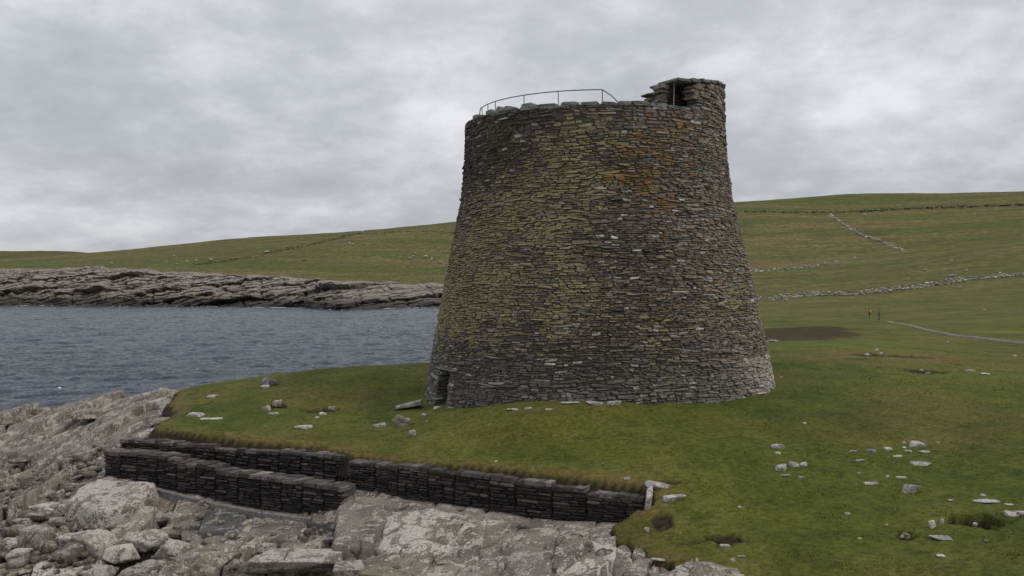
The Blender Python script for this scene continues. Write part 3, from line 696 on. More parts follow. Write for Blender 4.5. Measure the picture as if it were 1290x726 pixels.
# ------------------------------------------------------------------ the revetment below the turf
rg = np.random.default_rng(23)
def wall_section(name, parent, p0, p1, zb0, zb1, zt0, zt1, thick):
    """one bay of flat dark stones packed between two vertical joints"""
    p0, p1 = np.array(p0), np.array(p1); t = p1-p0; ln = np.linalg.norm(t); t = t/ln; nrm = np.array((t[1], -t[0]))
    if nrm[1] > 0: nrm = -nrm
    acc = Acc()
    def pt(u, out, z): q = p0+t*u+nrm*out; return (q[0], q[1], z)
    core = [pt(0.03, -0.09, zb0-0.3), pt(ln-0.03, -0.09, zb1-0.3), pt(ln-0.03, -thick, zb1-0.3), pt(0.03, -thick, zb0-0.3), pt(0.03, -0.09, zt0-0.07), pt(ln-0.03, -0.09, zt1-0.07), pt(ln-0.03, -thick, zt1-0.07), pt(0.03, -thick, zt0-0.07)]
    acc.add(np.array(core), BOXF, 1)
    bulge = rg.uniform(0.0, 0.05)
    def stone(u0, u1, z0, z1, o, din, top=False):
        c = np.array((0.038, 0.033, 0.030))*math.exp(rg.normal(0, 0.42))
        if rg.random() < 0.12: c = np.array((0.085, 0.075, 0.066))*rg.uniform(0.8, 1.4)
        if top: c = np.array((0.075, 0.068, 0.060))*rg.uniform(0.6, 1.6)
        ch = min(0.03, (z1-z0)*0.35); um, zm = (u0+u1)/2, (z0+z1)/2; hu, hz = (u1-u0)/2, (z1-z0)/2
        a = (np.arange(8)+0.5)/8*2*np.pi
        sx = np.sign(np.cos(a))*np.abs(np.cos(a))**0.4*(1+rg.uniform(-0.13, 0.04, 8)); sz = np.sign(np.sin(a))*np.abs(np.sin(a))**0.45*(1+rg.uniform(-0.2, 0.05, 8))
        V = [pt(um+hu*sx[i], -din, zm+hz*sz[i]) for i in range(8)]+[pt(um+hu*sx[i], o-0.03+rg.uniform(-.01, .01), zm+hz*sz[i]) for i in range(8)]
        V += [pt(um+(hu-ch)*sx[i], o+rg.uniform(-.015, .015), zm+(hz-ch)*sz[i]) for i in range(8)]
        i = np.arange(8); k_ = (i+1) % 8
        acc.add(np.array(V), [np.stack([i, k_, 8+k_, 8+i], -1), np.stack([8+i, 8+k_, 16+k_, 16+i], -1), np.array([16+i])], 0, c)
    q = 0.0
    while q < 0.985:
        dh = rg.uniform(0.045, 0.12); q1 = min(1.0, q+dh)
        if 1-q1 < 0.06: q1 = 1.0
        u = 0.015
        while u < ln-0.02:
            u1 = min(ln-0.015, u+max(0.16, rg.normal(0.42, 0.16)))
            if ln-u1 < 0.14: u1 = ln-0.015
            m = (u+u1)/2/ln; zb, zt = zb0+(zb1-zb0)*m, zt0+(zt1-zt0)*m
            stone(u+0.004, u1-0.004, zb+(zt-zb)*q+0.004, zb+(zt-zb)*q1-0.002, bulge*math.sin(math.pi*(q+q1)/2)+rg.normal(0, 0.02), 0.25)
            u = u1
        q = q1
    u = 0.02                                    # loose flat stones on top
    while u < ln-0.05:
        u1 = min(ln-0.02, u+rg.uniform(0.2, 0.5)); m = (u+u1)/2/ln; zt = zt0+(zt1-zt0)*m
        for k_ in range(max(1, int(thick/0.3))):
            w0 = 0.02+k_*thick/max(1, int(thick/0.3)); w1 = w0+thick/max(1, int(thick/0.3))-0.01; hz = rg.uniform(0.03, 0.07)
            cc = np.array((0.088, 0.077, 0.068))*math.exp(rg.normal(0, 0.4))
            j = lambda: rg.uniform(-0.03, 0.03)
            bt = [pt(u+j(), -w0+0.03+j(), zt-0.1), pt(u1+j(), -w0+0.03+j(), zt-0.1), pt(u1+j(), -w1+j(), zt-0.1), pt(u+j(), -w1+j(), zt-0.1)]
            tp = [(x_*0.94+0.06*np.mean([b[0] for b in bt]), yy*0.94+0.06*np.mean([b[1] for b in bt]), zt-0.03+hz+j()*0.5) for x_, yy, zz in bt]
            acc.add(np.array(bt+tp), BOXF, 0, cc)
        u = u1
    return acc.build(name, [M_GAB, M_CORE], parent)
def zpy(py, d): return CZ-(py-HY)*d/F
def revetment(name, label, nodes, joints, thick):
    """nodes: (px, d, top row, bottom row) along the face; joints: px of the vertical joints"""
    nd = np.array(nodes, float); root = empty(name, (*pd(joints[0], np.interp(joints[0], nd[:, 0], nd[:, 1])), -2.5), label, 'stone wall')
    for a, b in zip(joints[:-1], joints[1:]):
        q = []
        for px in (a, b):
            d = float(np.interp(px, nd[:, 0], nd[:, 1])); yt, yb = np.interp(px, nd[:, 0], nd[:, 2]), np.interp(px, nd[:, 0], nd[:, 3])
            q.append((pd(px, d), zpy(yb, d), zpy(yt, d)))
        s = rg.uniform(-0.07, 0.05)-(0.07 if thick < 0.65 else 0)
        o = wall_section('wall_section', root, q[0][0], q[1][0], q[0][1], q[1][1], q[0][2]+s, q[1][2]+s+rg.uniform(-0.03, 0.03), thick)
        o.location = -root.location
    return root
up = revetment('upper_revetment', 'long dark stone revetment edging the turf, its right half standing on the pale slabs',
    [(150, 33.3, 552, 582), (230, 32.1, 556, 592), (330, 30.8, 566, 606), (400, 30.0, 569, 618), (434, 29.6, 571, 624), (440, 29.0, 578, 624), (520, 27.9, 584, 634), (600, 26.8, 594, 646), (700, 25.6, 606, 659), (760, 25.0, 616, 664), (812, 24.45, 622, 664)],
    [150, 175, 199, 223, 246, 271, 297, 324, 351, 379, 408, 434], 0.6)
up2_nodes = [(436, 28.9, 580, 623), (520, 27.8, 586, 635), (600, 26.8, 596, 648), (700, 25.6, 608, 660), (760, 25.0, 618, 664), (812, 24.45, 624, 665)]
def extend(root, nodes, joints, thick):
    nd = np.array(nodes, float)
    for a, b in zip(joints[:-1], joints[1:]):
        q = []
        for px in (a, b):
            d = float(np.interp(px, nd[:, 0], nd[:, 1])); q.append((pd(px, d), zpy(np.interp(px, nd[:, 0], nd[:, 3]), d), zpy(np.interp(px, nd[:, 0], nd[:, 2]), d)))
        o = wall_section('wall_section', root, q[0][0], q[1][0], q[0][1], q[1][1], q[0][2]+rg.uniform(-0.15, -0.03), q[1][2]+rg.uniform(-0.15, -0.03), thick); o.location = -root.location
extend(up, up2_nodes, [438, 472, 501, 539, 572, 616, 649, 695, 738, 812], 0.55)
low = revetment('lower_revetment', 'shorter dark stone revetment stepped in front of the left end of the long one',
    [(130, 32.2, 567, 602), (200, 31.2, 576, 614), (300, 29.8, 597, 638), (400, 28.5, 612, 648), (434, 28.0, 617, 650)],
    [130, 152, 172, 198, 222, 247, 272, 300, 328, 354, 380, 407, 432], 0.7)
fa = Acc()                                      # narrow pale footing in front of the lower revetment
for a, b in zip((196, 262, 330), (261.4, 329.4, 392)):
    V = []
    for zo in (-0.35, 0.0):
        for px, do in ((a, -0.42), (b, -0.42), (b, 0.2), (a, 0.2)):
            d = np.interp(px, [130, 200, 300, 400], [32.2, 31.2, 29.8, 28.5])+do; V.append((*pd(px, d), zpy(np.interp(px, [130, 200, 300, 400], [602, 615, 640, 652]), d-do)+zo+0.02))
    fa.add(np.array(V), BOXF, 0, (0.17, 0.16, 0.145))
fo = fa.build('footing', [M_WALLST], low); fo.location = -low.location

# ------------------------------------------------------------------ stones and boulders
ICO = {}
def ico(n):
    if n not in ICO:
        bm = bmesh.new(); bmesh.ops.create_icosphere(bm, subdivisions=n, radius=1)
        bm.verts.index_update()
        ICO[n] = (np.array([v.co[:] for v in bm.verts]), np.array([[v.index for v in f.verts] for f in bm.faces])); bm.free()
    return ICO[n]
def rock_mesh(seed, sx, sy, sz, n=3, blocky=0.5, sharp=14, rough=0.05):
    r = np.random.default_rng(seed); D, Fc = ico(n); pl = []
    if blocky > 0:
        for ax in range(3):
            for sg in (-1, 1):
                v = np.zeros(3); v[ax] = sg; v += r.normal(0, 0.16, 3); pl.append((v/np.linalg.norm(v), r.uniform(0.72, 0.95)))
    for k_ in range(int(4+8*(1-blocky))):
        v = r.normal(size=3); pl.append((v/np.linalg.norm(v), r.uniform(0.78, 1.05)))
    acc = np.zeros(len(D))
    for nv, d in pl:
        c = D@nv; acc += np.exp(-sharp*np.where(c > 0.08, d/np.maximum(c, 0.08), 9))
    rad = np.minimum(-np.log(acc+1e-200)/sharp, 1.5)
    V = D*rad[:, None]
    mx_ = np.abs(V).max(0); V = V/mx_*np.array((sx, sy, sz))/1.0
    s = (sx*sy*sz)**(1/3)
    off = r.uniform(0, 99, 3)
    nn = fbm(V/s*1.3+off, 3); n2_ = fbm(V/s*5+off, 3, 0.6)
    # beds: thin steps along the stone's own layering
    bed = np.abs(((V[:, 2]/s*4+0.8*nn) % 1)-0.5)
    V = V+D*(s*(rough*1.5*nn+rough*0.7*n2_+rough*0.35*(bed-0.25)))[:, None]
    return V, Fc
SEED = [100]
def place_rock(name, label, cat, px, py, wpx, hpx, mat, f=None, group=None, d=None, blocky=0.5, sharp=26, rough=0.036, aspect=0.8, rz=None, tilt=(0, 0), n=None, bury=0.35, up_=0.0, thick=None):
    """a stone whose middle shows at photo pixel (px, py), wpx wide and hpx high, sunk a little into what it lies on"""
    if d is None: p = hit(px, py+hpx*0.35, f); d = p[1]
    else:
        x, y = XY(px, d); p = np.array([x, y, float((f or LAND)(px, d))])
    m = d/F; sx = wpx*m/2; sy = sx*aspect
    inc = (CZ-p[2])/d
    sz = max(hpx*m-inc*2*sy, hpx*m*0.35)/2/(1-bury*0.5) if thick is None else thick
    if n is None: n = 5 if wpx > 60 else (4 if wpx > 20 else 3 if wpx > 7 else 2)
    SEED[0] += 1
    V, Fc = rock_mesh(SEED[0], sx, sy, sz, n, blocky, sharp, rough)
    me = np_mesh(name, V, Fc, True)
    o = link_mesh(name, me, [mat], loc=(p[0], p[1]+sy*0.4, p[2]+sz*(1-2*bury)*1.0+up_))
    rr = random.Random(SEED[0]); o.rotation_euler = (R(tilt[0]), R(tilt[1]), rr.uniform(-0.35, 0.35) if rz is None else R(rz))
    return tag(o, label, cat, group, 'thing')
GS = 'pale stones lying in the turf'
def gs(px, py, w_, h_, label, mat=None, **k_): place_rock('field_stone', label, 'stone', px, py, w_, h_, mat or M_PALE, group=GS, **k_)
W_ = 'stone in the scatter right of the tower'
for a in (
    (980, 561, 19, 9, 'domed pale stone at the top left of the scatter right of the tower'),
    (980, 570, 8, 4, 'tiny white stone just below the domed stone'),
    (984.6, 588, 19, 12, 'grey block at the left of three stones touching in the grass'),
    (999.6, 584, 14, 11, 'tilted pinkish grey block in the middle of three touching stones'),
    (1013, 584, 12, 6, 'small flat stone at the right end of three touching stones'),
    (990, 599, 14, 4, 'flat pale sliver below the three touching stones'),
    (1011, 601, 11, 5, 'small white stone right of the sliver below three touching stones'),
    (1076, 568, 11, 4, 'thin flat stone at the left of the upper row of stones'),
    (1097, 568, 13, 8, 'tilted pale stone second in the upper row of stones'),
    (1119, 565, 12, 6, 'lumpy grey stone third in the upper row of stones'),
    (1130, 574, 17, 5, 'low pair-shaped stone below the third stone of the upper row'),
    (1139, 558, 6, 4, 'small round pebble left of the big rounded grey stone, upper of two'),
    (1139, 564, 7, 4, 'small round pebble left of the big rounded grey stone, lower of two'),
    (1144, 568, 10, 4, 'flat stone under the two small round pebbles'),
    (1166, 569, 18, 4, 'flat pale stone under the big rounded grey stone'),
    (1162, 583, 27, 7, 'long flat whitish stone below the big rounded grey stone'),
    (1182, 558, 5, 4, 'lone pebble right of the big rounded grey stone'),
    (1084, 580, 13, 4, 'thin buff stone nearly sunk in grass below the upper row'),
    (1082, 596, 6, 4, 'small stone alone between the upper row and the long low stone'),
    (1118, 600, 6, 4, 'little stone left of the crumbled white stone'),
    (1136, 601, 16, 6, 'crumbled white stone above the big speckled grey one'),
    (1098, 609, 20, 5, 'long low stone left of the big speckled grey one'),
    (1068, 647, 8, 6, 'small white stone alone in the open grass below the scatter'),
    (1199, 630, 13, 4, 'thin white flake left of the longest pale slab'),
    (1244, 631, 36, 6, 'longest thin pale slab lying in the grass near the peat hollow'),
    (1239, 624, 8, 5, 'small round stone just above the longest thin slab'),
    (1272, 635, 11, 3, 'thin flake right of the longest pale slab'),
    (1283, 662, 14, 4, 'narrow pale sliver below the slab at the picture edge'),
    (1189, 677, 30, 6, 'wavy pale slab in the grass below the two upright stones'),
    (1186, 700, 13, 5, 'rounded pale stone lowest on the right slope'),
    (914, 687, 15, 10, 'whitish lump on the bare earth patch near the bottom'),
    (935, 701, 12, 5, 'smooth oval pale stone right of the earth patch boulders'),
    (923, 705, 7, 7, 'small pointed white stone left of the smooth oval one'),
    (932, 639, 5, 4, 'lone grey pebble on the slope below the tower front'),
    (1168, 640, 4, 3, 'tiny pebble on open grass below the big speckled stone'),
    (1117, 661, 4, 3, 'tiny pebble left of the two upright stones'),
    (1014, 533, 4, 3, 'tiny white pebble alone on smooth grass right of the tower'),
    (1083, 678, 6, 3, 'tiny flake low on the right slope, left of the hollowed stone'),
    (1243, 681, 5, 3, 'pebble just below the peat hollow'),
    (1229, 660, 7, 5, 'pale pebble lying inside the dark peat hollow'),
    (381, 537, 23, 6, 'ragged flat pale stone in the turf left of the tower'),
    (407, 521, 10, 6, 'grey stone at the left of the small cluster left of the tower'),
    (418, 514, 10, 7, 'grey stone at the top right of the small cluster left of the tower'),
    (399, 526, 7, 4, 'white pebble below the small cluster left of the tower'),
    (344, 521, 14, 6, 'low stone below the pair of grey boulders on the left turf'),
    (334, 537, 4, 3, 'white pebble alone on the left turf'),
    (478, 535, 18, 7, 'flat pale stone left of the propped slab'),
    (534, 522, 8, 5, 'whitish stone right of the propped slab boulder'),
    (537, 531, 4, 3, 'white chip below the whitish stone near the propped slab'),
    (552, 513, 15, 5, 'flat stone in front of the doorway, left one'),
    (568, 514, 12, 5, 'flat stone in front of the doorway, right one'),
    (616, 507, 9, 4, 'small flat stone at the tower foot near the doorway'),
    (636, 506, 18, 5, 'pale slab stone at the tower foot right of the doorway'),
    (645.6, 515.5, 18, 4, 'thin slab lying off the tower foot in the grass'),
    (665, 514, 11, 4, 'small slab between the thin slabs off the tower foot'),
    (692, 516, 12, 4, 'thin flake off the middle of the tower foot'),
    (718, 507, 28, 6, 'long grey slab along the middle of the tower foot'),
    (750, 507, 22, 7, 'thick grey slab against the tower foot, right of the long slab'),
    (773, 507, 22, 8, 'angular light slab leaning out from the tower foot'),
    (892, 498, 26, 7, 'long pale block at the tower foot on the right'),
    (937, 501, 8, 4, 'small pale stone at the right foot of the tower'),
    (790, 603, 9, 7, 'grey stone in the turf above the right end of the revetment'),
    (625, 582, 6, 4, 'small stone in the dry grass above the revetment'),
    (760, 585, 4, 3, 'white chip in the turf between tower and revetment'),
    (829, 704, 20, 5, 'flat pink grey stone sunk in the grass tongue near the bottom'),
    (268, 498, 17, 5, 'pale flat stone near the left end of the turf skyline'),
    (244, 522, 26, 9, 'slanting pale slab at the left edge of the turf'),
    (266, 527, 30, 4, 'long thin slab in the turf beside the slanting slab'),
    (1104, 441, 5, 4, 'white stone on the rise right of the bog, upper one'),
    (1110, 445, 6, 4, 'white stone on the rise right of the bog, lower one'),
    (1092, 446, 7, 4, 'dark-sided stone on the rise left of two white stones'),
    (1121, 452, 6, 3, 'small stone in the dark hollow on the rise'),
    (1223, 467, 13, 4, 'bright white flat stone on the right slope, left of two'),
    (1242, 471, 15, 4, 'bright white flat stone on the right slope, right of two'),
    (1169, 470, 6, 3, 'pale stone at the edge of the tussocky hollow'),
    (1161, 466, 5, 3, 'small pale stone in the tussocky hollow'),
    (1194, 431, 4, 3, 'white pebble near the track on the right'),
    (974, 429, 17, 5, 'pale slab lying at the bog edge beside the tower'),
    (984, 475, 4, 3, 'white chip just right of the tower foot'),
    (1241, 390, 4, 3, 'white stone in the far pasture above the track'),
    (1278, 448, 5, 3, 'white pebble near the right edge above the slope'),
): gs(*a[:5], aspect=0.7, bury=0.45)
gs(1157, 560, 22, 12, 'big rounded grey stone at the top of the scatter right of the tower', M_BOULDER, blocky=0.2)
gs(1148, 614, 24, 15, 'big speckled grey stone lowest in the scatter right of the tower', M_BOULDER, blocky=0.3)
gs(1174.5, 660, 8, 12, 'narrow upright stone by the peat hollow, left of two', aspect=0.6, rz=10, tilt=(0, -15))
gs(1187, 657, 6, 10, 'narrow upright stone by the peat hollow, right of two', aspect=0.6, tilt=(0, 8))
gs(1141, 675, 12, 11, 'hollowed grey stone set in a dark patch low on the right slope', M_BOULDER, tilt=(0, 25))
gs(1283, 646, 30, 12, 'broad grey slab at the right edge above the peat hollow', M_BOULDER, aspect=0.8)
gs(335, 514, 13, 11, 'grey boulder of the pair on the left turf, left one', M_BOULDER)
gs(349, 507, 13, 10, 'grey boulder of the pair on the left turf, right one', M_BOULDER)
gs(506, 529, 24, 20, 'lichened boulder under the propped slab left of the doorway', M_BOULDER, blocky=0.3)
gs(519, 546, 10, 11, 'small rugged boulder below the propped slab', M_BOULDER)
gs(515, 512, 37, 9, 'propped pale slab tilted on a boulder left of the doorway', aspect=0.6, tilt=(0, -13), up_=0.12, thick=0.10, rz=-5)
gs(338, 481, 25, 13, 'dark capped boulder on the turf skyline above the sea', M_DARKROCK)
gs(333, 487, 12, 5, 'white stone under the dark capped boulder')
# slabs closing the right end of the revetment
place_rock('slab', 'upright pale slab set on edge against the right end of the revetment', 'slab', 818, 645, 9, 34, M_BOULDER, d=24.15, aspect=3.2, blocky=1, thick=0.42, bury=0.06, rz=-4, up_=-0.48, n=4, tilt=(0, 6))
place_rock('slab', 'broad pale slab on the turf touching the right end of the revetment', 'slab', 829, 623, 32, 14, M_PALE, d=24.6, aspect=0.9, blocky=0.8, thick=0.09, rz=25, tilt=(8, 10), up_=0.03, n=4)
place_rock('slab', 'pale pitted slab lying in the grass right of the revetment end', 'slab', 849, 627, 32, 11, M_PALE, aspect=0.55, blocky=0.7, thick=0.10, rz=20, n=4)
place_rock('slab', 'small white chip at the foot of the upright slab', 'slab', 815, 667, 8, 7, M_PALE)
BR = 'boulders on the rocky shore'
def sh(px, py, w_, h_, label, mat=None, **k_): place_rock('boulder', label, 'boulder', px, py, w_, h_, mat or M_BOULDER, f=ROCKF, group=BR, **k_)
sh(112, 682, 80, 56, 'hump of pale rock below the largest flat slab', blocky=0.6, rough=0.06)
sh(44, 670, 44, 34, 'angular cube-like grey block near the left edge', blocky=1.0)
sh(61, 637, 46, 16, 'low flat slab left of the largest flat slab', blocky=0.8)
sh(82, 619, 30, 16, 'small rounded block touching the left end of the largest flat slab', blocky=0.4)
sh(180, 676, 68, 36, 'heavily lichened boulder right of the pale hump', blocky=0.4, rough=0.09)
sh(217, 690, 46, 34, 'knobbly boulder beside the heavily lichened one', blocky=0.3, rough=0.09)
sh(183, 713, 66, 34, 'white crusted boulder at the bottom edge under the lichened one', blocky=0.4, rough=0.08)
sh(258, 704, 72, 46, 'brown pitted boulder at the bottom, left of the long one', M_BROWN, blocky=0.6, rough=0.07)
sh(71, 712, 90, 34, 'long grey ridge of rock in the bottom left corner', blocky=0.4, rough=0.07)
sh(18, 716, 50, 24, 'rough corner rock at the very bottom left', M_BROWN, blocky=0.4)
sh(20, 696, 38, 24, 'pale block above the corner rock', blocky=0.8)
sh(371, 702, 132, 48, 'longest lichen spotted boulder lying across the bottom', blocky=0.35, rough=0.05, aspect=0.55, rz=-6, bury=0.2)
sh(408, 663, 46, 30, 'dark square block tucked under the right end of the lower revetment', M_DARKROCK, blocky=1.0, rough=0.03)
sh(416, 678, 24, 12, 'small dark stone under the dark square block', M_DARKROCK)
place_rock('boulder', 'pale boulder at the bottom edge on the grass, right of the speckled one', 'boulder', 882, 718, 70, 24, M_PALE, group=BR, blocky=0.6)
sh(606, 716, 40, 20, 'pale stone at the bottom edge left of the greenish slab', blocky=0.6)
def slab_patch(label, corners, mat, drop=0.7, step=0.035, rough=1.0, name='rock_slab'):
    """a bedrock slab: corners (px, py, distance) of its upper face, fitted to a plane, with broken edges falling away steeply"""
    SEED[0] += 1; sd = SEED[0]*1.37
    C = np.array([(*pd(px, d), zpy(py, d)) for px, py, d in corners]); c0 = C.mean(0)
    A = np.column_stack([C[:, :2]-c0[:2], np.ones(len(C))]); co, *_ = np.linalg.lstsq(A, C[:, 2], rcond=None)
    poly = [tuple(p[:2]) for p in C]
    xs = np.arange(C[:, 0].min()-0.3, C[:, 0].max()+0.3, step); ys = np.arange(C[:, 1].min()-0.3, C[:, 1].max()+0.3, step)
    X, Y = np.meshgrid(xs, ys); n1_ = np.full_like(X, sd)
    def nz(sc, o): return fbm(np.stack([X/sc, Y/sc, n1_], -1), o)
    dist = seg_dist(X, Y, poly)*np.where(inside(X, Y, poly), 1, -1)+0.10*nz(0.7, 4)+0.03*nz(0.15, 2)
    lay = nz(1.6, 4); lay2 = np.floor(lay*5)/5
    Z = (X-c0[0])*co[0]+(Y-c0[1])*co[1]+co[2]+rough*(0.07*lay+0.10*(lay2-lay)*0.6+0.03*nz(0.35, 4)+0.010*nz(0.1, 2))
    Z -= drop*sstep(0.07, -0.16, dist)+0.05*sstep(0.28, 0.0, dist)
    keep = dist > -0.2; kf = keep[:-1, :-1] & keep[1:, :-1] & keep[:-1, 1:] & keep[1:, 1:]
    V, f = compact(np.stack([X, Y, Z], -1).reshape(-1, 3), grid_faces(len(ys), len(xs), kf))
    o = link_mesh(name, np_mesh(name, V-c0, f, True), [mat], loc=c0); return tag(o, label, 'rock slab', 'bedrock slabs below the revetment', 'thing')
slab_patch('smooth dark grey slab left of the broad lichen streaked slab', [(426, 630, 28.0), (440, 622, 28.6), (496, 641, 27.2), (468, 692, 24.8), (420, 686, 25.2)], M_BED, rough=0.6)
slab_patch('broad lichen streaked slab sloping down from the middle of the revetment', [(488, 645, 27.0), (545, 633, 27.0), (655, 658, 25.5), (696, 670, 24.9), (690, 690, 23.9), (640, 704, 23.6), (474, 692, 24.9)], M_BOULDER)
slab_patch('narrow pale shelf running along the foot of the revetment', [(442, 619, 28.5), (540, 633, 27.3), (600, 645, 26.5), (700, 656, 25.3), (700, 667, 24.85), (600, 657, 25.9), (520, 643, 26.9), (446, 630, 27.9)], M_BED, rough=0.4)
slab_patch('short pale shelf under the right end of the revetment', [(704, 655, 25.1), (814, 661, 24.2), (806, 675, 23.5), (706, 671, 24.4)], M_BOULDER, rough=0.5)
slab_patch('large speckled slab at the bottom, right of the greenish one', [(704, 680, 23.6), (772, 682, 23.1), (796, 700, 22.0), (804, 742, 20.6), (700, 742, 21.2)], M_BOULDER, rough=1.4)
slab_patch('greenish grey slab at the bottom centre', [(628, 692, 23.7), (652, 679, 24.2), (699, 678, 23.8), (697, 724, 21.8), (640, 722, 22.3)], M_BED, rough=1.2)
slab_patch('dark slab dipping below the lower revetment, left one', [(262, 633, 30.0), (312, 645, 29.2), (300, 674, 27.4), (246, 668, 27.9)], M_DARKROCK, rough=0.6)
slab_patch('grey slab below the lower revetment, middle one', [(318, 648, 29.0), (384, 656, 28.2), (376, 680, 26.8), (308, 676, 27.2)], M_BED)
slab_patch('largest flat topped pale slab below the left end of the revetment', [(84, 630, 29.6), (100, 611, 30.8), (124, 600, 31.5), (198, 606, 30.7), (193, 616, 29.9), (166, 638, 28.8), (122, 643, 28.6)], M_BOULDER, drop=0.75, rough=1.2)
slab_patch('sloping grey slab on the shore beside the left end of the revetment', [(70, 572, 39.5), (150, 541, 40.0), (205, 537, 38.5), (140, 556, 36.5), (112, 578, 36.0)], M_BED, rough=0.7)
slab_patch('long pale slab on the shore between the sea skyline and the turf', [(100, 546, 44.0), (150, 520, 45.5), (206, 512, 44.5), (196, 528, 41.5), (140, 541, 42.0)], M_BED, rough=0.7)
slab_patch('tilted slab near the left edge below the shore skyline', [(0, 566, 43.5), (50, 545, 45.5), (92, 532, 46.5), (84, 552, 43.0), (40, 574, 41.0)], M_BED, rough=0.8)
sh(500, 715, 90, 22, 'brown weathered ledge at the bottom, right of the longest boulder', M_BROWN, blocky=0.5, rough=0.09)
sh(570, 703, 60, 20, 'brown ledge between the broad slab and the greenish slab', M_BROWN, blocky=0.5, rough=0.08)
sh(210, 650, 44, 18, 'lichened slab right of the largest flat slab', blocky=0.8)
sh(250, 672, 50, 18, 'slab between the knobbly boulder and the dipping slabs', M_BED, blocky=0.8)
sh(312, 690, 30, 20, 'small rock left of the longest boulder', M_BROWN)
sh(200, 506, 42, 18, 'tilted pale block at the end of the turf by the sea', blocky=0.8, tilt=(0, -12))
sh(176, 513, 34, 13, 'flat block on the skyline next to the tilted one', M_BED, blocky=0.8)
sh(232, 500, 30, 10, 'pale slab breaking through the edge of the turf by the sea', blocky=0.9)
sh(205, 528, 44, 9, 'flat grey slab lying at the left tip of the turf', M_BED, blocky=1.0)
sh(222, 516, 30, 8, 'smaller slab between the tilted block and the turf tip', blocky=0.9)
sh(112, 519, 50, 15, 'long brown rock with dark overhang on the shore skyline', M_BROWN, blocky=0.7)
sh(80, 517, 34, 14, 'rounded brown rock on the shore skyline', M_BROWN, blocky=0.4)
sh(50, 517, 26, 11, 'brown rock on the skyline left of the rounded one', M_BROWN, blocky=0.5)
sh(14, 528, 34, 12, 'low brown rock where the shore skyline meets the left edge', M_BROWN, blocky=0.6)
sh(30, 620, 30, 12, 'flat brown stone in the cobbles by the left edge', M_BROWN, blocky=0.6)
sh(12, 640, 26, 12, 'grey stone at the left edge above the pale block', M_BED)
sh(35, 600, 26, 11, 'weedy brown rock above the flat brown stone', M_BROWN)
sh(8, 612, 22, 12, 'brown rock at the left edge among cobbles', M_BROWN)
sh(60, 606, 22, 10, 'small pale cobble above the low flat slab', M_BED)
sh(20, 580, 30, 10, 'low brown ledge stone near the left edge', M_BROWN)
sh(75, 592, 30, 12, 'grey layered stone left of the lower revetment end', M_BED, blocky=0.8)
sh(105, 597, 36, 10, 'pale layered slab beside the lower revetment end', M_BED, blocky=1.0, tilt=(0, -10))
sh(110, 584, 34, 10, 'upper layered slab beside the lower revetment end', M_BED, blocky=1.0, tilt=(0, -10))
sh(145, 655, 30, 14, 'wedge of rock under the largest flat slab', M_BROWN)
sh(12, 668, 24, 16, 'small block left of the cube-like block', M_BED)
sh(72, 656, 26, 14, 'stone between the low slab and the cube-like block', M_BED)
for a in (
    (150, 694, 46, 28, 'rounded rock wedged between the pale hump and the white crusted boulder'),
    (146, 662, 34, 18, 'small slab leaning on the lower edge of the largest flat slab'),
    (232, 716, 44, 26, 'cracked rock at the bottom between the white crusted and brown pitted boulders'),
    (118, 716, 48, 26, 'split boulder at the bottom edge beside the long grey ridge'),
    (300, 714, 34, 26, 'pitted block at the bottom just left of the longest boulder'),
    (272, 682, 44, 24, 'humped rock above the brown pitted boulder'),
    (330, 684, 40, 18, 'low rock above the left end of the longest boulder'),
    (46, 648, 34, 16, 'flat stone just above the cube-like block'),
    (76, 676, 30, 24, 'upright block right of the cube-like block'),
    (28, 656, 28, 16, 'wedge of stone above the small block at the left edge'),
    (236, 662, 40, 20, 'pale block right of the lichened slab'),
    (190, 648, 36, 16, 'flat stone against the right corner of the largest flat slab'),
    (440, 712, 44, 24, 'dark rock at the bottom right behind the longest boulder'),
    (392, 676, 36, 16, 'low slab left of the small dark stone under the square block'),
    (56, 690, 34, 18, 'grey stone between the cube-like block and the long grey ridge'),
    (10, 684, 26, 18, 'mottled stone at the left edge between the small block and the corner rock'),
    (95, 655, 30, 14, 'stone shaded by the left end of the largest flat slab'),
    (214, 668, 40, 18, 'ridged rock above the knobbly boulder'),
):
    sh(*a, (M_BOULDER, M_BED, M_BROWN)[SEED[0] % 3], blocky=0.75)
def make_rubble():
    """cobbles too many and too small to single out, in the gaps between the boulders"""
    acc = Acc(); r = np.random.default_rng(77)
    for i in range(1500):
        if i < 800: px, d = r.uniform(-40, 125), r.uniform(26, 37)
        else: px, d = r.uniform(-40, 800), r.uniform(22, 32)
        if d > np.interp(px, [130, 200, 300, 430, 445, 600, 812], [31.5, 30.6, 29.2, 27.4, 28.0, 25.9, 23.8]) and px > 130: continue
        if px > 430 and r.random() < 0.75: continue
        s = min(0.28, 0.06*math.exp(r.normal(0, 0.6)))*(1.3 if i < 800 else 0.8)
        V, Fc = rock_mesh(2000+i, s*r.uniform(0.8, 1.5), s, s*r.uniform(0.5, 0.8), 2, r.uniform(0.2, 0.9))
        c, q = math.cos(i), math.sin(i); V = V@np.array([[c, q, 0], [-q, c, 0], [0, 0, 1]])
        x, y = XY(px, d); z = float(ROCKF(px, d)+slabs(np.array([x]), np.array([y]))[0])
        acc.add(V+np.array((x, y, z+s*0.3)), [Fc])
    tag(acc.build('rubble', [M_BROWN], smooth=True), 'loose cobbles filling the gaps between the shore boulders', 'rubble', kind='stuff')
make_rubble()

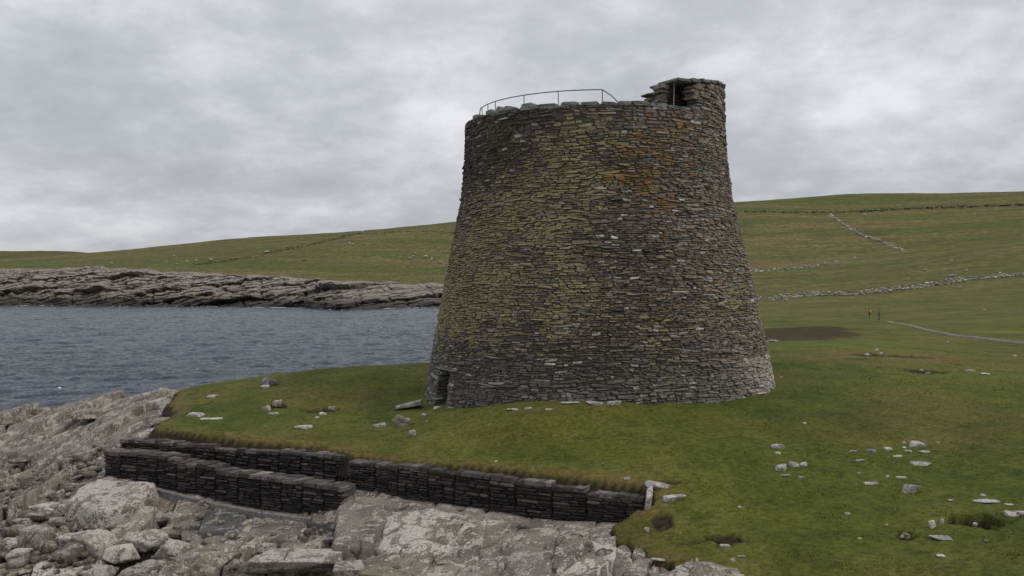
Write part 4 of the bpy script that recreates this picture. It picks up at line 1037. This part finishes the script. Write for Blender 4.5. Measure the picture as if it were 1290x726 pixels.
# ------------------------------------------------------------------ pasture: dykes, track, far stones, walkers
def land_px(px, d): return float(LAND(px, d))
def dyke(label, pts, h, wd, sl, seed, gap=0.0, col=(0.27, 0.255, 0.225), name='stone_wall', var=0.35, rows=1):
    """a tumbled dry stone wall along photo points (px, py): many laid stones in one body"""
    r = np.random.default_rng(seed); acc = Acc()
    P3 = np.array([hit(px, py, dmin=dm) for px, py, dm in pts]); cum = np.concatenate([[0], np.cumsum(np.linalg.norm(np.diff(P3[:, :2], axis=0), axis=1))])
    s = 0.0
    base = P3[0]
    while s < cum[-1]:
        x, y = np.interp(s, cum, P3[:, 0]), np.interp(s, cum, P3[:, 1])
        if r.random() > gap:
            for k_ in [lv for lv in range(max(1, int(round(h/(sl*0.55)*r.uniform(0.4, 1.2))))) for _ in range(rows if lv == 0 else 1)]:
                a, b, c = sl*r.uniform(0.35, 0.75), sl*r.uniform(0.3, 0.5), sl*r.uniform(0.22, 0.38)
                V, Fc = rock_mesh(int(r.integers(1e9)), a, b, c, 1, 0.7)
                px_ = x/y*F+CX; zz = land_px(px_, y)+(0.55*fbm2(np.array([x]), np.array([y*0.6]), 26, 5, 1.0)[0]*sstep(60, 260, y))
                acc.add(V+np.array((x+r.normal(0, wd*0.2), y+r.normal(0, wd*0.4), zz+0.05+k_*sl*0.5))-base, [Fc], 0, np.array(col)*math.exp(r.normal(0, var)))
        s += sl*r.uniform(0.5, 1.0)
    o = acc.build(name, [M_WALLST], smooth=False, loc=base); return tag(o, label, 'wall', 'drystone walls across the pasture')
dyke('tumbled pale drystone wall crossing the pasture behind the walkers', [(958, 377, 150), (1000, 374, 150), (1060, 371, 150), (1110, 367, 150), (1150, 363, 150), (1200, 356, 150), (1250, 350, 150), (1320, 343, 150)], 1.2, 4.5, 0.75, 3, 0, (0.24, 0.225, 0.19), rows=4)
dyke('broken wall running diagonally down the far hillside', [(1045, 271, 450), (1062, 284, 430), (1085, 297, 400), (1110, 305, 380), (1140, 317, 350)], 1.5, 1.2, 1.5, 4, 0.22)
dyke('thin low wall at the foot of the hillside right of the tower', [(930, 346, 280), (985, 340, 280), (1020, 336, 280), (1056, 331, 280)], 0.9, 1.0, 1.0, 5, 0.25)
dyke('long dark wall along the crest of the right hill', [(905, 268, 480), (1000, 268, 480), (1060, 267, 480), (1150, 263, 480), (1240, 260, 480), (1330, 257, 480)], 1.1, 9, 1.3, 6, 0.05, (0.095, 0.090, 0.06), rows=3)
dyke('dark old dyke climbing the left hill across the water', [(250, 333, 380), (290, 328, 380), (340, 319, 390), (400, 306, 400), (450, 295, 430), (510, 292, 480), (590, 294, 480)], 0.4, 8, 0.9, 7, 0.45, (0.095, 0.090, 0.045), rows=2)
def make_path():
    c = [(1120, 406), (1135, 409), (1160, 415), (1190, 421), (1225, 426), (1260, 431), (1300, 435), (1350, 440)]
    P3 = np.array([hit(px, py, dmin=62) for px, py in c]); n = 140
    cum = np.concatenate([[0], np.cumsum(np.linalg.norm(np.diff(P3[:, :2], axis=0), axis=1))]); ss = np.linspace(0, cum[-1], n)
    ctr = np.stack([np.interp(ss, cum, P3[:, i]) for i in range(2)], -1); ctr = ctr+0*ctr
    tg = np.gradient(ctr, axis=0); tg /= np.linalg.norm(tg, axis=1)[:, None]; nm = np.stack([-tg[:, 1], tg[:, 0]], -1)
    rows = []
    for o_, dz in ((-0.32, -0.3), (-0.28, 0.03), (-0.1, 0.06), (0.1, 0.06), (0.28, 0.03), (0.32, -0.3)):
        q = ctr+nm*(o_+0.1*fbm2(ctr[:, 0], ctr[:, 1], 1.5, 2)[:, None]); px = q[:, 0]/q[:, 1]*F+CX
        rows.append(np.column_stack([q, LAND(px, q[:, 1])+0.12+dz]))
    V = np.array(rows); tag(link_mesh('path', np_mesh('path', V.reshape(-1, 3), grid_faces(6, n)), [M_PATH]), 'narrow pale track crossing the pasture on the right', 'path', kind='structure')
make_path()
HS = 'white stones on the far hillsides'
for px, py, w_, label in (
    (219, 323, 3, 'white stone uppermost in the cluster on the left hill above the shore'), (222, 326, 2.5, 'white stone just below the uppermost of the left hill cluster'),
    (210, 330, 2.5, 'white stone at the left of the left hill cluster'), (235, 330, 4, 'bright white stone in the middle of the left hill cluster'),
    (229, 331, 2.5, 'small stone left of the bright one in the left hill cluster'), (223, 333, 2.5, 'small stone lowest in the left hill cluster'),
    (247, 329, 4, 'white stone right of the bright one on the left hill'), (265, 328, 5, 'widest white stone right of the left hill cluster'),
    (140, 333, 5, 'flat white stone alone on the slope above the left shore'), (106, 324, 3, 'white stone near the saddle of the left hills'),
    (384, 327, 8, 'flat pale outcrop in the green hollow of the left hill'), (440, 307, 3.5, 'white stone high on the left hill, left of two'),
    (444, 309, 4, 'white stone high on the left hill, right of two'), (516, 326, 4, 'white stone on the hill left of the tower, left of a trio'),
    (520, 324, 4, 'white stone on the hill left of the tower, middle of a trio'), (523, 320, 3, 'white stone on the hill left of the tower, top of a trio'),
    (536, 324, 5, 'pale stone right of the trio beside the tower'), (544, 327, 4, 'small pale stone in the line right of the trio'),
    (555, 331, 9, 'long pale streak of stone beside the tower edge'), (456, 293, 4, 'white stone on the skyline dyke of the left hill'),
    (336, 318, 9, 'grassy pale knoll of stone beside the old dyke'), (1089, 272, 5, 'pale boulder under the crest wall of the right hill'),
    (1076, 326, 5, 'pale stone on the lower hill between the two walls'), (1199, 329, 4, 'white stone on the right hillside above the tumbled wall'),
    (1217, 342, 5, 'white stone just above the tumbled wall on the right'), (1165, 341, 4, 'pale stone above the tumbled wall, left of the white one'),
    (1145, 352, 3, 'small stone above the bend of the tumbled wall'), (989, 366, 3, 'white stone above the left end of the tumbled wall'),
    (1200, 348, 10, 'big pale boulder standing on the tumbled wall'), (990, 379, 5, 'white stone below the left end of the tumbled wall'),
    (974, 379, 4, 'white stone beside the tower below the tumbled wall'), (1210, 363, 8, 'flat stone below the tumbled wall on the right'),
    (1238, 361, 4, 'white stone below the tumbled wall near the right edge'), (1252, 356, 3, 'small stone below the wall at the right')):
    place_rock('hill_stone', label, 'stone', px, py, w_*0.95, w_*(0.55 if w_ < 6 else 0.22), M_PALE, group=HS, d=hit(px, py, dmin=(300 if px < 600 else 140))[1], n=2, bury=0.2)
def person(label, px, d, facing, jacket, legs, seed, pose=0.0, bag=None):
    """one continuous skinned figure, mid stride"""
    x, y = XY(px, d); z = land_px(px, d)+0.02
    J = {'pel': (0, 0, .92, .15), 'bel': (0, .01, 1.08, .145), 'che': (0, .02, 1.30, .165), 'nek': (0, .03, 1.48, .065), 'hea': (0, .05, 1.60, .098), 'top': (0, .045, 1.70, .085)}
    E = [('pel', 'bel'), ('bel', 'che'), ('che', 'nek'), ('nek', 'hea'), ('hea', 'top')]
    for s, sg in (('l', -1), ('r', 1)):
        st = sg*pose
        J.update({'hip'+s: (.10*sg, 0, .88, .105), 'kne'+s: (.11*sg, .16*st+.03, .49, .068), 'ank'+s: (.11*sg, .26*st-.03, .09, .046), 'toe'+s: (.12*sg, .26*st+.13, .04, .042),
                  'sho'+s: (.19*sg, .02, 1.40, .072), 'elb'+s: (.25*sg, -.12*st-.02, 1.12, .052), 'wri'+s: (.24*sg, -.16*st+.10, .90, .036), 'han'+s: (.235*sg, -.16*st+.14, .82, .034)})
        E += [('pel', 'hip'+s), ('hip'+s, 'kne'+s), ('kne'+s, 'ank'+s), ('ank'+s, 'toe'+s), ('che', 'sho'+s), ('sho'+s, 'elb'+s), ('elb'+s, 'wri'+s), ('wri'+s, 'han'+s)]
    ks = list(J); me = bpy.data.meshes.new('person'); me.from_pydata([J[k_][:3] for k_ in ks], [(ks.index(a), ks.index(b)) for a, b in E], [])
    o = bpy.data.objects.new('person', me); COL.objects.link(o)
    md = o.modifiers.new('skin', 'SKIN')
    for i, k_ in enumerate(ks):
        v = me.skin_vertices[0].data[i]; v.radius = (J[k_][3],)*2; v.use_root = (k_ == 'pel')
    o.modifiers.new('sub', 'SUBSURF').levels = 2
    dg = bpy.context.evaluated_depsgraph_get(); m2 = bpy.data.meshes.new_from_object(o.evaluated_get(dg)); o.modifiers.clear(); o.data = m2
    m2.materials.clear()
    for m in (make_plain('skin', (0.36, 0.22, 0.16)), jacket, legs, make_plain('boots', (0.03, 0.025, 0.02))): m2.materials.append(m)
    for p in m2.polygons:
        c = p.center; p.use_smooth = True
        p.material_index = 3 if c.z < .13 else 2 if c.z < .90 and abs(c.x) < .2 else 0 if (c.z > 1.50 or c.z < .87) else 1
    o.location = (x, y, z); o.rotation_euler = (0, 0, facing); tag(o, label, 'person')
    h = Acc(); D, Fc = ico(2); V = D*np.array((.105, .115, .10)); V[:, 2] = np.maximum(V[:, 2], -.02-.10*(V[:, 1] < -0.02)); h.add(V+np.array((0, .035, 1.67)), [Fc])
    h.build('hair', [make_plain('dark_hair', (0.035, 0.025, 0.018))], o, True)
    if bag:
        b = Acc(); V, Fc = rock_mesh(seed, .15, .10, .22, 3, 1.0, 10, 0.02); b.add(V+np.array((0, -.22, 1.24)), [Fc]); b.build('backpack', [bag], o, True)
person('walker in a red jacket with a pale pack on the far grass', 1095.5, 168, 0.4, make_plain('red_jacket', (0.42, 0.05, 0.02)), make_plain('dark_trousers', (0.04, 0.04, 0.03)), 5, 0.5, make_plain('pale_pack', (0.5, 0.36, 0.26)))
person('walker in dark grey clothes just right of the red one', 1107.5, 162, 1.2, make_plain('grey_jacket', (0.06, 0.058, 0.06)), make_plain('grey_trousers', (0.075, 0.07, 0.066)), 6, 0.3)

# ------------------------------------------------------------------ grass tufts on the near turf
def make_tufts():
    r = np.random.default_rng(9); Y = GV[:, 1]; X = GV[:, 0]
    ok = (Y < 66) & (r.random(len(Y)) < sstep(66, 34, Y)) & (GEARTH < 0.04) & (GBOG < 0.5) & (Y > 14)
    ok &= np.hypot(X-BX, Y-BY) > 7.6
    ok &= np.abs(X/Y) < 0.75
    idx = np.nonzero(ok)[0]; wt = Y[idx]**1.0*0+1
    pick = r.choice(idx, min(len(idx), 150000), replace=False)
    P = GV[pick]+np.column_stack([r.uniform(-0.09, 0.09, len(pick)), r.uniform(-0.12, 0.12, len(pick)), np.zeros(len(pick))])
    dist = P[:, 1]; clump = fbm2(P[:, 0], P[:, 1], 0.9, 3, 6.0); dry = np.clip(GDRY[pick], 0, 1)
    k_ = np.clip(0.75+1.1*clump, 0.25, 1.7)*(1+0.05*dry); nb = 3
    n = len(P)*nb; base = np.repeat(P, nb, 0)+np.column_stack([r.normal(0, 0.03, (n, 2)), np.full(n, -0.02)])
    h = r.uniform(0.02, 0.055, n)*np.repeat(k_*np.clip(dist/60, 1, 2), nb); a = r.uniform(0, 2*np.pi, n); wd = r.uniform(0.007, 0.016, n)*np.repeat(np.clip(dist/28, 0.8, 4.0), nb)
    dx = np.column_stack([np.cos(a), np.sin(a), np.zeros(n)]); ln = np.column_stack([r.normal(0, 0.5, (n, 2))*h[:, None], h])
    V = np.stack([base-dx*wd[:, None], base+dx*wd[:, None], base+ln], 1).reshape(-1, 3)
    g = np.array((0.052, 0.076, 0.008)); y = np.array((0.128, 0.128, 0.026)); b = np.array((0.17, 0.125, 0.045))
    t = np.clip(0.4+0.9*fbm2(P[:, 0], P[:, 1], 3.2, 3, 1.0)+r.normal(0, 0.25, len(P)), 0, 1)[:, None]
    c = g*(1-t)+y*t; dd = (np.clip(dry*r.uniform(0.2, 1.2, len(P))+0.10*(r.random(len(P)) < 0.15), 0, 1))[:, None]
    c = (c*(1-dd)+b*dd)*np.exp(r.normal(0, 0.22, len(P)))[:, None]
    m = Mat('grass_blades', 0.8, 0.15); m.color(m.attr('tint', 'Color'))
    o = link_mesh('grass', np_mesh('grass', V, np.arange(n*3).reshape(-1, 3), True, cols=np.repeat(c, nb*3, 0)), [m.m])
    tag(o, 'short cropped turf grass with drier tufts along the edges', 'grass', kind='stuff')
make_tufts()
